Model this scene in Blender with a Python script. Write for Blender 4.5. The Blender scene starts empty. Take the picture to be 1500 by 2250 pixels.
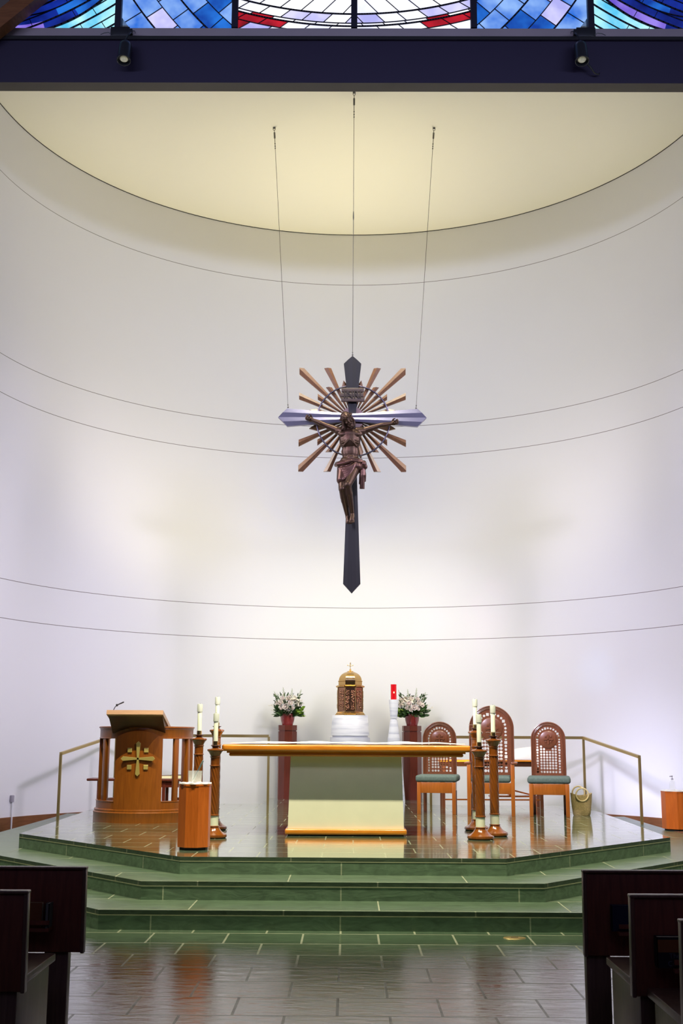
import bpy, bmesh, math, random
from math import sin, cos, pi, radians, sqrt
from mathutils import Vector, Matrix
random.seed(7)
scn = bpy.context.scene
COL = scn.collection

# ------------------------------------------------------------------ camera
cam_d = bpy.data.cameras.new('camera')
cam = bpy.data.objects.new('camera', cam_d)
COL.objects.link(cam)
cam_d.sensor_fit = 'VERTICAL'
cam_d.sensor_height = 36.0
cam_d.lens = 36.0 * 2590.0 / 2250.0
cam_d.clip_end = 200
cam.matrix_world = (Matrix.Translation((0, 0, 1.5)) @ Matrix.Rotation(0.007, 4, 'Z')
                    @ Matrix.Rotation(pi / 2 + math.atan(496 / 2590), 4, 'X') @ Matrix.Rotation(0.0055, 4, 'Z'))
scn.camera = cam

# ------------------------------------------------------------------ world, exposure
world = bpy.data.worlds.new('world')
scn.world = world
world.use_nodes = True
world.node_tree.nodes['Background'].inputs[0].default_value = (0.62, 0.55, 0.75, 1)
world.node_tree.nodes['Background'].inputs[1].default_value = 0.045
vs = scn.view_settings
vs.view_transform = 'Standard'
vs.look = 'None'
vs.gamma = 1.0
vs.use_curve_mapping = False
vs.exposure = 0.12
scn.cycles.use_denoising = True
scn.cycles.caustics_reflective = False
scn.cycles.caustics_refractive = False
scn.cycles.sample_clamp_indirect = 6.0
scn.cycles.max_bounces = 8
scn.cycles.transparent_max_bounces = 12


def aim(o, target):
    d = Vector(target) - o.location
    o.rotation_euler = d.to_track_quat('-Z', 'Y').to_euler()


def spot(name, loc, target, power, color, angle, blend, radius):
    l = bpy.data.lights.new(name, 'SPOT')
    l.energy = power
    l.color = color
    l.spot_size = radians(angle)
    l.spot_blend = blend
    l.shadow_soft_size = radius
    o = bpy.data.objects.new(name, l)
    COL.objects.link(o)
    o.location = loc
    aim(o, target)
    return o


def area(name, loc, target, sx, sy, power, color, spread=180):
    l = bpy.data.lights.new(name, 'AREA')
    l.shape = 'RECTANGLE'
    l.size = sx
    l.size_y = sy
    l.energy = power
    l.color = color
    l.spread = radians(spread)
    o = bpy.data.objects.new(name, l)
    COL.objects.link(o)
    o.location = loc
    aim(o, target)
    return o


# warm spotlights high over the front of the nave, thrown steeply onto altar, steps and pulpit
WARM = (1.0, 0.94, 0.70)
spot('nave_spot', (-2.8, 9.5, 11.2), (-1.2, 13.2, 0.6), 4300, WARM, 52, 0.6, 0.05)
spot('nave_spot', (2.8, 9.6, 11.2), (1.2, 13.2, 0.6), 4300, WARM, 52, 0.6, 0.05)
spot('nave_spot', (0.3, 9.4, 11.4), (0.0, 12.9, 0.6), 2300, WARM, 48, 0.6, 0.05)
# spots hidden behind the jambs of the arch and the beam, washing the foot of the apse wall
spot('wall_spot', (-4.7, 15.2, 8.6), (0.6, 21.3, 0.0), 1250, (1.0, 0.945, 0.75), 64, 1.0, 1.0)
spot('wall_spot', (4.7, 15.2, 8.6), (-0.6, 21.3, 0.0), 1250, (1.0, 0.945, 0.75), 64, 1.0, 1.0)
spot('tabernacle_spot', (0.0, 15.0, 10.4), (0.05, 21.4, 0.9), 1900, (1.0, 0.945, 0.72), 44, 1.0, 0.5)
# daylight of the nave's windows
area('nave_window_light', (-8.0, 5.0, 9.75), (0.5, 21.0, 7.4), 6.0, 0.5, 44, (0.62, 0.69, 1.0), 62)
area('nave_window_light', (8.0, 5.0, 9.75), (-0.5, 21.0, 7.4), 6.0, 0.5, 44, (0.62, 0.69, 1.0), 62)
area('nave_window_light', (0.0, 4.0, 9.8), (0.0, 21.0, 7.4), 9.0, 0.5, 44, (0.62, 0.69, 1.0), 62)
area('side_wall_fill', (-8.2, 5.0, 9.4), (5.2, 18.5, 2.4), 3.0, 1.5, 62, (0.86, 0.78, 1.0), 32)  # added narrow fill pair, brightens the lower side walls
area('side_wall_fill', (8.2, 5.0, 9.4), (-5.1, 18.3, 2.4), 3.0, 1.5, 62, (0.86, 0.78, 1.0), 32)
# added lavender fill from the arch jambs, where no window stands
area('jamb_fill_light', (-5.15, 15.3, 6.2), (5.2, 18.4, 2.4), 0.6, 5.5, 75, (0.80, 0.76, 1.0), 100)
area('jamb_fill_light', (5.3, 15.3, 6.2), (-5.2, 18.4, 2.4), 0.6, 5.5, 70, (0.82, 0.76, 1.0), 100)
# added warm light from below, standing in for floor bounce on the apse ceiling
spot('ceiling_bounce_light', (-1.6, 18.4, 0.6), (-2.6, 19.8, 11.15), 1880, (1.0, 0.89, 0.53), 68, 1.0, 0.7)
spot('ceiling_bounce_light', (1.6, 18.4, 0.6), (2.8, 19.8, 11.15), 1880, (1.0, 0.89, 0.53), 68, 1.0, 0.7)
# coloured patches from the stained glass
spot('glass_patch', (-6.0, 9.0, 8.5), (4.13, 19.84, 2.61), 1100, (0.35, 0.55, 1.0), 3.4, 0.9, 0.12)
spot('glass_patch', (-3.0, 12.0, 9.8), (-0.95, 20.55, 0.45), 5200, (0.45, 0.52, 1.0), 5.5, 0.5, 0.1)
spot('glass_patch', (-2.5, 12.0, 9.8), (1.05, 20.5, 0.45), 5200, (0.45, 0.52, 1.0), 5, 0.5, 0.1)
spot('glass_patch', (-1.0, 12.2, 10.0), (2.72, 18.8, 1.35), 2200, (1.0, 0.97, 0.95), 4.5, 0.6, 0.1)
spot('glass_patch', (5.0, 12.0, 9.6), (2.60, 19.2, 0.62), 1500, (1.0, 0.92, 0.82), 3.2, 0.6, 0.1)
spot('glass_patch', (-4.8, 9.5, 8.6), (4.75, 19.0, 0.35), 12000, (0.74, 0.74, 1.0), 11, 1.0, 1.0)
spot('glass_patch', (-3.5, 8.5, 9.2), (0.1, 16.8, 5.75), 420, (0.95, 0.5, 0.85), 8, 0.6, 0.10)
spot('glass_patch', (-4.5, 8.5, 8.9), (2.87, 17.2, 1.45), 260, (0.75, 0.3, 0.95), 4.2, 0.8, 0.10)
spot('glass_patch', (1.5, 8.0, 9.4), (0.03, 17.0, 6.9), 420, (0.4, 0.40, 1.0), 13, 0.8, 0.10)  # blue added on the cross top, standing in for a window's reflection


# ------------------------------------------------------------------ materials
def new_mat(name):
    m = bpy.data.materials.new(name)
    m.use_nodes = True
    nt = m.node_tree
    return m, nt, nt.nodes['Principled BSDF']


def plain(name, col, rough=0.5, metal=0.0, trans=0.0, ior=1.45, coat=0.0, emit=None, estr=0.0, var=0.0, vscale=8.0,
          bump=0.0, bscale=60.0, sss=0.0):
    m, nt, b = new_mat(name)
    b.inputs['Base Color'].default_value = (*col, 1)
    b.inputs['Roughness'].default_value = rough
    b.inputs['Metallic'].default_value = metal
    b.inputs['Transmission Weight'].default_value = trans
    b.inputs['IOR'].default_value = ior
    b.inputs['Coat Weight'].default_value = coat
    b.inputs['Coat Roughness'].default_value = 0.1
    if sss:
        b.inputs['Subsurface Weight'].default_value = sss
        b.inputs['Subsurface Radius'].default_value = (0.03, 0.02, 0.015)
    if emit:
        b.inputs['Emission Color'].default_value = (*emit, 1)
        b.inputs['Emission Strength'].default_value = estr
    tc = nt.nodes.new('ShaderNodeTexCoord')
    if var:
        n = nt.nodes.new('ShaderNodeTexNoise')
        n.inputs['Scale'].default_value = vscale
        n.inputs['Detail'].default_value = 5
        nt.links.new(tc.outputs['Object'], n.inputs['Vector'])
        mx = nt.nodes.new('ShaderNodeMix')
        mx.data_type = 'RGBA'
        mx.inputs[6].default_value = (*[c * (1 - var) for c in col], 1)
        mx.inputs[7].default_value = (*[min(1, c * (1 + var)) for c in col], 1)
        nt.links.new(n.outputs[0], mx.inputs[0])
        nt.links.new(mx.outputs[2], b.inputs['Base Color'])
    if bump:
        n2 = nt.nodes.new('ShaderNodeTexNoise')
        n2.inputs['Scale'].default_value = bscale
        n2.inputs['Detail'].default_value = 4
        nt.links.new(tc.outputs['Object'], n2.inputs['Vector'])
        bp = nt.nodes.new('ShaderNodeBump')
        bp.inputs['Strength'].default_value = bump
        bp.inputs['Distance'].default_value = 0.01
        nt.links.new(n2.outputs[0], bp.inputs['Height'])
        nt.links.new(bp.outputs[0], b.inputs['Normal'])
    return m


def wood(name, dark, light, scale=(14, 14, 1.2), rough=0.32, coat=0.25):
    m, nt, b = new_mat(name)
    tc = nt.nodes.new('ShaderNodeTexCoord')
    mp = nt.nodes.new('ShaderNodeMapping')
    mp.inputs['Scale'].default_value = scale
    nt.links.new(tc.outputs['Object'], mp.inputs['Vector'])
    n = nt.nodes.new('ShaderNodeTexNoise')
    n.inputs['Scale'].default_value = 3.0
    n.inputs['Detail'].default_value = 8
    n.inputs['Roughness'].default_value = 0.65
    n.inputs['Distortion'].default_value = 0.6
    nt.links.new(mp.outputs[0], n.inputs['Vector'])
    r = nt.nodes.new('ShaderNodeValToRGB')
    r.color_ramp.elements[0].position = 0.3
    r.color_ramp.elements[0].color = (*dark, 1)
    r.color_ramp.elements[1].position = 0.72
    r.color_ramp.elements[1].color = (*light, 1)
    nt.links.new(n.outputs[0], r.inputs[0])
    nt.links.new(r.outputs[0], b.inputs['Base Color'])
    b.inputs['Roughness'].default_value = rough
    b.inputs['Coat Weight'].default_value = coat
    b.inputs['Coat Roughness'].default_value = 0.15
    return m


def slate(name, bw, rh, shift, use_uv=False, rough=0.16, mortar=0.009, tone=1.0, bump=0.25, off=0.5, coat=0.0):
    m, nt, b = new_mat(name)
    L = nt.links
    tc = nt.nodes.new('ShaderNodeTexCoord')
    mp = nt.nodes.new('ShaderNodeMapping')
    mp.inputs['Location'].default_value = (-shift[0], -shift[1], 0)
    L.new(tc.outputs['UV' if use_uv else 'Object'], mp.inputs['Vector'])
    br = nt.nodes.new('ShaderNodeTexBrick')
    br.offset = off
    br.inputs['Color1'].default_value = (0.076 * tone, 0.118 * tone, 0.069 * tone, 1)
    br.inputs['Color2'].default_value = (0.104 * tone, 0.148 * tone, 0.092 * tone, 1)
    br.inputs['Mortar'].default_value = (0.27 * tone, 0.29 * tone, 0.19 * tone, 1)
    br.inputs['Scale'].default_value = 1.0
    br.inputs['Mortar Size'].default_value = mortar
    br.inputs['Mortar Smooth'].default_value = 0.1
    br.inputs['Brick Width'].default_value = bw
    br.inputs['Row Height'].default_value = rh
    L.new(mp.outputs[0], br.inputs['Vector'])
    # cleft stone: streaky cloud tone and relief
    mp2 = nt.nodes.new('ShaderNodeMapping')
    mp2.inputs['Scale'].default_value = (3.0, 9.0, 9.0)
    mp2.inputs['Rotation'].default_value = (0, 0, 0.35)
    L.new(tc.outputs['Object'], mp2.inputs['Vector'])
    n = nt.nodes.new('ShaderNodeTexNoise')
    n.inputs['Scale'].default_value = 1.6
    n.inputs['Detail'].default_value = 9
    n.inputs['Roughness'].default_value = 0.6
    n.inputs['Distortion'].default_value = 1.2
    L.new(mp2.outputs[0], n.inputs['Vector'])
    mul = nt.nodes.new('ShaderNodeMix')
    mul.data_type = 'RGBA'
    mul.blend_type = 'MULTIPLY'
    mul.inputs[0].default_value = 1.0
    rp = nt.nodes.new('ShaderNodeMapRange')
    rp.inputs[1].default_value = 0.3
    rp.inputs[2].default_value = 0.7
    rp.inputs[3].default_value = 0.72
    rp.inputs[4].default_value = 1.3
    L.new(n.outputs[0], rp.inputs[0])
    L.new(br.outputs['Color'], mul.inputs[6])
    L.new(rp.outputs[0], mul.inputs[7])
    L.new(mul.outputs[2], b.inputs['Base Color'])
    mr = nt.nodes.new('ShaderNodeMapRange')
    mr.inputs[3].default_value = rough
    mr.inputs[4].default_value = 0.6
    L.new(br.outputs['Fac'], mr.inputs[0])
    L.new(mr.outputs[0], b.inputs['Roughness'])
    sub = nt.nodes.new('ShaderNodeMath')
    sub.operation = 'MULTIPLY_ADD'
    sub.inputs[1].default_value = -0.5
    L.new(br.outputs['Fac'], sub.inputs[0])
    L.new(n.outputs[0], sub.inputs[2])
    bp = nt.nodes.new('ShaderNodeBump')
    bp.inputs['Strength'].default_value = bump
    bp.inputs['Distance'].default_value = 0.02
    L.new(sub.outputs[0], bp.inputs['Height'])
    L.new(bp.outputs[0], b.inputs['Normal'])
    if coat:
        b.inputs['Coat Weight'].default_value = coat
        b.inputs['Coat Roughness'].default_value = 0.06
        L.new(bp.outputs[0], b.inputs['Coat Normal'])
    return m


def wall_mat():
    m, nt, b = new_mat('white_plaster_panels')
    L = nt.links
    tc = nt.nodes.new('ShaderNodeTexCoord')
    sp = nt.nodes.new('ShaderNodeSeparateXYZ')
    L.new(tc.outputs['Object'], sp.inputs[0])
    prev = None
    for z in (10.11, 7.27, 6.67, 3.84, 3.25):            # the panel joints
        c = nt.nodes.new('ShaderNodeMath')
        c.operation = 'COMPARE'
        c.inputs[1].default_value = z
        c.inputs[2].default_value = 0.0045
        L.new(sp.outputs[2], c.inputs[0])
        if prev is None:
            prev = c
        else:
            a = nt.nodes.new('ShaderNodeMath')
            a.operation = 'MAXIMUM'
            L.new(prev.outputs[0], a.inputs[0])
            L.new(c.outputs[0], a.inputs[1])
            prev = a
    mx = nt.nodes.new('ShaderNodeMix')
    mx.data_type = 'RGBA'
    mx.inputs[6].default_value = (0.79, 0.785, 0.79, 1)
    mx.inputs[7].default_value = (0.16, 0.14, 0.12, 1)
    L.new(prev.outputs[0], mx.inputs[0])
    L.new(mx.outputs[2], b.inputs['Base Color'])
    b.inputs['Roughness'].default_value = 0.7
    return m


M = {}
M['wall'] = wall_mat()
M['ceiling'] = plain('cream_ceiling_paint', (0.80, 0.775, 0.70), 0.8)
M['beam'] = plain('dark_blue_beam_paint', (0.018, 0.012, 0.04), 0.55, bump=0.05)
M['beam_under'] = plain('apse_lit_soffit', (0.085, 0.072, 0.062), 0.6)  # apse light on the beam's underside, put into its colour
M['sill'] = plain('grey_plaster_sill', (0.34, 0.29, 0.32), 0.8, var=0.12, vscale=2)
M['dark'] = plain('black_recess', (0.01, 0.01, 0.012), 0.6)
M['black'] = plain('black_metal', (0.018, 0.02, 0.026), 0.35)
M['mullion'] = plain('black_mullion', (0.012, 0.012, 0.03), 0.5)
M['floor'] = slate('slate_floor_tiles', 0.579, 0.459, (0.233, 9.624), rough=0.10, mortar=0.008, bump=0.11, tone=0.98, coat=0.55)
M['platform'] = slate('slate_platform_tiles', 0.579, 0.459, (0.05, 10.9), rough=0.07, mortar=0.007, bump=0.03, coat=0.7)
M['riser'] = slate('slate_risers', 1.5, 0.7, (0.0, -0.25), use_uv=True, rough=0.35, mortar=0.006, bump=0.1, off=0.0, tone=2.05)
M['grout'] = plain('pale_grout', (0.46, 0.47, 0.28), 0.8)
M['baseboard'] = wood('brown_baseboard_wood', (0.16, 0.06, 0.025), (0.27, 0.11, 0.045), (1.5, 1.5, 14))
M['altar_wood'] = wood('altar_orange_oak', (0.55, 0.165, 0.008), (0.78, 0.28, 0.022), (1.2, 12, 12), 0.28, 0.3)
M['altar_stone'] = plain('cream_altar_stone', (0.77, 0.755, 0.56), 0.75, var=0.06, vscale=6)
M['linen'] = plain('white_linen', (0.86, 0.85, 0.82), 0.9, bump=0.15, bscale=300)
M['pulpit'] = wood('pulpit_mahogany', (0.17, 0.045, 0.003), (0.26, 0.075, 0.006))
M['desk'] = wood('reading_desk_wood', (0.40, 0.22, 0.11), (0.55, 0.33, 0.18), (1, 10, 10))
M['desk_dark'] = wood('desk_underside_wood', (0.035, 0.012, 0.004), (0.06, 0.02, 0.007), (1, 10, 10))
M['gold'] = plain('satin_gold', (0.72, 0.56, 0.16), 0.4, 0.75)
M['brass'] = plain('polished_brass', (0.80, 0.56, 0.22), 0.22, 1.0)
M['rail'] = plain('brushed_brass_rail', (0.50, 0.37, 0.15), 0.38, 0.85)
M['stand'] = wood('cherry_orange_wood', (0.60, 0.125, 0.014), (0.80, 0.19, 0.024))
M['candlestick'] = wood('turned_walnut', (0.16, 0.042, 0.005), (0.25, 0.072, 0.009), (8, 8, 2), 0.15, 0.7)
M['wax'] = plain('ivory_wax', (0.84, 0.85, 0.66), 0.45, sss=0.3)
M['follower'] = plain('frosted_glass_follower', (0.85, 0.88, 0.74), 0.3, trans=0.35)
M['glass'] = plain('clear_acrylic', (0.90, 0.93, 0.92), 0.06)
M['glass'].node_tree.nodes['Principled BSDF'].inputs['Alpha'].default_value = 0.22
M['red_glass'] = plain('ruby_glass', (0.55, 0.004, 0.012), 0.12, trans=0.25, emit=(1.0, 0.02, 0.02), estr=0.22)
M['flame'] = plain('flame', (1, 0.5, 0.2), 0.5, emit=(1.0, 0.45, 0.2), estr=6)
M['chair'] = wood('chair_oak', (0.25, 0.065, 0.006), (0.38, 0.11, 0.012))
M['chair_back'] = wood('chair_back_walnut', (0.13, 0.040, 0.018), (0.20, 0.064, 0.028))
M['cushion'] = plain('green_woven_cushion', (0.09, 0.125, 0.115), 0.85, var=0.35, vscale=40, bump=0.4, bscale=180)
M['pillar'] = wood('dark_red_mahogany', (0.085, 0.014, 0.007), (0.14, 0.026, 0.012))
M['pot'] = plain('oxblood_glaze', (0.25, 0.022, 0.022), 0.1, coat=0.8, var=0.4, vscale=9)
M['marble'] = None
M['tab_brass'] = plain('tabernacle_brass', (0.56, 0.36, 0.14), 0.2, 1.0)
M['tab_bronze'] = plain('tabernacle_rose_bronze', (0.33, 0.175, 0.11), 0.26, 1.0)
M['bronze'] = plain('dark_bronze', (0.066, 0.038, 0.026), 0.36, 0.75, var=0.25, vscale=5)
M['bronze_cloth'] = plain('bronze_drapery', (0.085, 0.043, 0.036), 0.33, 0.75, var=0.25, vscale=6)
M['bronze_hair'] = plain('bronze_hair', (0.065, 0.037, 0.026), 0.42, 0.7)
M['cross'] = plain('brushed_dark_steel', (0.020, 0.019, 0.024), 0.45, 0.0, ior=1.25)
M['cross_arm'] = plain('brushed_pale_steel', (0.17, 0.165, 0.26), 0.42, 0.5)
M['ring'] = plain('gunmetal_ring', (0.17, 0.15, 0.19), 0.25, 1.0)
M['ray'] = wood('sunburst_copper_wood', (0.115, 0.050, 0.024), (0.185, 0.085, 0.043), (6, 6, 6), 0.4, 0.15)
M['disc'] = wood('pale_sunburst_disc', (0.22, 0.11, 0.085), (0.28, 0.15, 0.115), (6, 6, 6), 0.4, 0.1)
M['board'] = wood('inscription_board_bronze', (0.032, 0.016, 0.011), (0.055, 0.028, 0.02), (2, 12, 12), 0.5, 0.0)
M['cable'] = plain('steel_cable', (0.13, 0.12, 0.11), 0.4, 0.6)
M['leaf'] = plain('dark_green_leaf', (0.035, 0.085, 0.02), 0.45, var=0.4, vscale=12)
M['leaf2'] = plain('lime_green_leaf', (0.20, 0.34, 0.035), 0.5, var=0.3, vscale=12)
M['rose'] = plain('white_rose_petal', (0.84, 0.76, 0.72), 0.7, sss=0.2)
M['lily'] = plain('ivory_lily_petal', (0.78, 0.72, 0.58), 0.7)
M['spike'] = plain('snapdragon_spike', (0.34, 0.40, 0.22), 0.7, var=0.4, vscale=30)
M['straw'] = plain('woven_straw', (0.46, 0.34, 0.15), 0.8, var=0.4, vscale=50, bump=0.8, bscale=90)
M['straw_handle'] = plain('pale_rattan', (0.70, 0.56, 0.30), 0.6)
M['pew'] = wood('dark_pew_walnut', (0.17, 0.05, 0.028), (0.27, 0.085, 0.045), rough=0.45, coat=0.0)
M['pew_lit'] = wood('lit_pew_walnut', (0.14, 0.08, 0.05), (0.22, 0.13, 0.085), rough=0.35, coat=0.0)  # same walnut, painted lighter where ends, caps and seats catch light
M['book_blue'] = plain('navy_book_cloth', (0.012, 0.018, 0.05), 0.6)
M['book_brown'] = plain('brown_book_cloth', (0.22, 0.085, 0.02), 0.6)
M['book_black'] = plain('black_book_cloth', (0.012, 0.012, 0.014), 0.6)
M['book_green'] = plain('grey_green_book_cloth', (0.16, 0.19, 0.15), 0.6)
M['pages'] = plain('pale_page_edges', (0.88, 0.88, 0.55), 0.8)
M['print'] = plain('dim_grey_print', (0.10, 0.11, 0.14), 0.7)
M['white_plastic'] = plain('white_plastic', (0.80, 0.80, 0.82), 0.4)
M['grey_plastic'] = plain('grey_plastic', (0.35, 0.33, 0.38), 0.4)
M['lamp_glass'] = plain('lamp_lens', (0.6, 0.58, 0.45), 0.15, emit=(1.0, 0.95, 0.7), estr=0.10, var=0.6, vscale=30)


def marble():
    m, nt, b = new_mat('white_veined_marble')
    tc = nt.nodes.new('ShaderNodeTexCoord')
    mp = nt.nodes.new('ShaderNodeMapping')
    mp.inputs['Scale'].default_value = (0.6, 0.6, 8)
    mp.inputs['Rotation'].default_value = (0.08, 0.05, 0)
    nt.links.new(tc.outputs['Object'], mp.inputs[0])
    n = nt.nodes.new('ShaderNodeTexNoise')
    n.inputs['Scale'].default_value = 2.2
    n.inputs['Detail'].default_value = 6
    nt.links.new(mp.outputs[0], n.inputs['Vector'])
    r = nt.nodes.new('ShaderNodeValToRGB')
    r.color_ramp.elements[0].position = 0.32
    r.color_ramp.elements[0].color = (0.55, 0.57, 0.66, 1)
    r.color_ramp.elements[1].position = 0.55
    r.color_ramp.elements[1].color = (0.80, 0.81, 0.86, 1)
    nt.links.new(n.outputs[0], r.inputs[0])
    nt.links.new(r.outputs[0], b.inputs['Base Color'])
    b.inputs['Roughness'].default_value = 0.35
    return m


M['marble'] = marble()


# ------------------------------------------------------------------ mesh helpers
def add_box(bm, c, s, bevel=0.0, mtx=None, seg=2):
    r = bmesh.ops.create_cube(bm, size=1.0)
    vs_ = r['verts']
    for v in vs_:
        v.co = Vector((v.co.x * s[0], v.co.y * s[1], v.co.z * s[2])) + Vector(c)
    if bevel:
        es = list({e for v in vs_ for e in v.link_edges})
        q = bmesh.ops.bevel(bm, geom=es, offset=bevel, segments=seg, affect='EDGES', profile=0.5)
        vs_ = list({v for f in q['faces'] for v in f.verts} | {v for v in vs_ if v.is_valid})
    if mtx is not None:
        for v in vs_:
            v.co = mtx @ v.co
    return vs_


def add_prism(bm, pts, z0, z1, mtx=None, taper=1.0, caps=True):
    """polygon pts (x, y) extruded along z"""
    n = len(pts)
    lo = [bm.verts.new((p[0], p[1], z0)) for p in pts]
    hi = [bm.verts.new((p[0] * taper, p[1] * taper, z1)) for p in pts]
    for i in range(n):
        bm.faces.new((lo[i], lo[(i + 1) % n], hi[(i + 1) % n], hi[i]))
    if caps:
        bm.faces.new(lo[::-1])
        bm.faces.new(hi)
    if mtx is not None:
        for v in lo + hi:
            v.co = mtx @ v.co
    return lo + hi


def ngon(n, r, ph=0.0):
    return [(r * cos(2 * pi * i / n + ph), r * sin(2 * pi * i / n + ph)) for i in range(n)]


def add_lathe(bm, prof, seg=32, c=(0, 0, 0), mtx=None, fn=None):
    rings = []
    allv = []
    for r, z in prof:
        if r < 1e-6:
            v = [bm.verts.new((c[0], c[1], c[2] + z))]
        else:
            v = []
            for i in range(seg):
                a = 2 * pi * i / seg
                rr = r if fn is None else fn(r, a, z)
                v.append(bm.verts.new((c[0] + rr * cos(a), c[1] + rr * sin(a), c[2] + z)))
        rings.append(v)
        allv += v
    for a, b in zip(rings, rings[1:]):
        if len(a) == 1 and len(b) == 1:
            continue
        for i in range(seg):
            j = (i + 1) % seg
            if len(a) == 1:
                bm.faces.new((a[0], b[j], b[i]))
            elif len(b) == 1:
                bm.faces.new((a[i], a[j], b[0]))
            else:
                bm.faces.new((a[i], a[j], b[j], b[i]))
    for ring, flip in ((rings[0], True), (rings[-1], False)):
        if len(ring) > 1:
            bm.faces.new(ring[::-1] if flip else ring)
    if mtx is not None:
        for v in allv:
            v.co = mtx @ v.co
    return allv


def add_tube(bm, pts, rad, seg=10, cap=True, closed=False, flat=1.0, up=None):
    pts = [Vector(p) for p in pts]
    n = len(pts)
    if not hasattr(rad, '__len__'):
        rad = [rad] * n
    rings = []
    u = Vector(up) if up else None
    for i, p in enumerate(pts):
        if closed:
            t = pts[(i + 1) % n] - pts[i - 1]
        else:
            t = pts[min(i + 1, n - 1)] - pts[max(i - 1, 0)]
        t.normalize()
        if u is None:
            u = t.orthogonal()
        u = (u - t * u.dot(t))
        if u.length < 1e-6:
            u = t.orthogonal()
        u.normalize()
        w = t.cross(u)
        rings.append([bm.verts.new(p + rad[i] * (cos(2 * pi * k / seg) * u + flat * sin(2 * pi * k / seg) * w)) for k in range(seg)])
    m = n if closed else n - 1
    for i in range(m):
        a, b = rings[i], rings[(i + 1) % n]
        for k in range(seg):
            l = (k + 1) % seg
            bm.faces.new((a[k], a[l], b[l], b[k]))
    if cap and not closed:
        bm.faces.new(rings[0][::-1])
        bm.faces.new(rings[-1])
    return rings


def add_ball(bm, c, r, seg=14, mtx=None):
    if not hasattr(r, '__len__'):
        r = (r, r, r)
    q = bmesh.ops.create_uvsphere(bm, u_segments=seg, v_segments=max(6, seg * 2 // 3), radius=1.0)
    for v in q['verts']:
        p = Vector((v.co.x * r[0], v.co.y * r[1], v.co.z * r[2]))
        if mtx is not None:
            p = mtx @ p
        v.co = p + Vector(c)
    return q['verts']


def capsule(bm, a, b, ra, rb, seg=12):
    """closed tapered limb segment with rounded ends"""
    a, b = Vector(a), Vector(b)
    d = (b - a)
    L = d.length
    d.normalize()
    pts, rad = [], []
    for k in range(1, 5):
        t = k / 4 * pi / 2
        pts.append(a - d * ra * cos(t)); rad.append(max(ra * sin(t), 1e-4))
    pts.append(b); rad.append(rb)
    for k in range(3, 0, -1):
        t = k / 4 * pi / 2
        pts.append(b + d * rb * cos(t)); rad.append(max(rb * sin(t), 1e-4))
    add_tube(bm, pts, rad, seg)


def obj(name, bm, mat, parent=None, smooth=True, angle=38, loc=None):
    bmesh.ops.recalc_face_normals(bm, faces=bm.faces[:])
    me = bpy.data.meshes.new(name)
    bm.to_mesh(me)
    bm.free()
    o = bpy.data.objects.new(name, me)
    COL.objects.link(o)
    if mat is not None:
        for mm in (mat if isinstance(mat, (list, tuple)) else [mat]):
            me.materials.append(mm)
    if smooth:
        me.shade_smooth()
        me.set_sharp_from_angle(angle=radians(angle))
    if parent is not None:
        o.parent = parent
    if loc is not None:
        o.location = loc
    return o


def curve_to_obj(cu, name, mat, parent=None):
    """a filled 2D curve or a text made into an ordinary mesh object"""
    t = bpy.data.objects.new('tmp', cu)
    COL.objects.link(t)
    dg = bpy.context.evaluated_depsgraph_get()
    me = bpy.data.meshes.new_from_object(t.evaluated_get(dg), depsgraph=dg)
    bpy.data.objects.remove(t)
    me.name = name
    me.materials.clear()
    me.materials.append(mat)
    o = bpy.data.objects.new(name, me)
    COL.objects.link(o)
    if parent is not None:
        o.parent = parent
    return o


def remeshed(name, bm, mat, voxel, parent=None, smooth_it=2):
    o = obj(name + '_source', bm, mat)
    md = o.modifiers.new('r', 'REMESH')
    md.mode = 'VOXEL'
    md.voxel_size = voxel
    sm = o.modifiers.new('s', 'SMOOTH')
    sm.factor = 0.5
    sm.iterations = smooth_it
    dg = bpy.context.evaluated_depsgraph_get()
    me = bpy.data.meshes.new_from_object(o.evaluated_get(dg), depsgraph=dg)
    bpy.data.objects.remove(o)
    me.name = name
    me.materials.clear()
    me.materials.append(mat)
    me.shade_smooth()
    r = bpy.data.objects.new(name, me)
    COL.objects.link(r)
    if parent is not None:
        r.parent = parent
    return r


def tag(o, label, cat, group=None, kind=None):
    o['label'] = label
    o['category'] = cat
    if group:
        o['group'] = group
    if kind:
        o['kind'] = kind
    return o


def thing(name, label, cat, loc=(0, 0, 0), rotz=0.0, group=None):
    o = bpy.data.objects.new(name, None)
    o.empty_display_size = 0.2
    COL.objects.link(o)
    o.location = loc
    o.rotation_euler = (0, 0, rotz)
    return tag(o, label, cat, group)


def dup(root, loc, rotz=0.0, label=None, group=None, scale=None):
    r = root.copy()
    COL.objects.link(r)
    r.location = loc
    r.rotation_euler = (0, 0, rotz)
    if scale:
        r.scale = scale
    if label:
        r['label'] = label
    if group:
        r['group'] = group
    for ch in list(root.children):
        c = ch.copy()
        COL.objects.link(c)
        c.parent = r
        for g in list(ch.children):
            d = g.copy()
            COL.objects.link(d)
            d.parent = c
            d.matrix_parent_inverse = g.matrix_parent_inverse
    return r


def struct(name, bm, mat, label=None, parent=None, smooth=True, angle=38):
    o = obj(name, bm, mat, parent, smooth, angle)
    if parent is None:
        o['kind'] = 'structure'
        if label:
            o['label'] = label
    return o

# ================================================================== THE SETTING
AC, AR = (0.07, 16.03), 5.57            # apse: half-round, centre and radius


def arc(r, a0, a1, n, c=AC):
    return [(c[0] + r * cos(radians(a0 + (a1 - a0) * i / n)), c[1] + r * sin(radians(a0 + (a1 - a0) * i / n))) for i in range(n + 1)]


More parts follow.
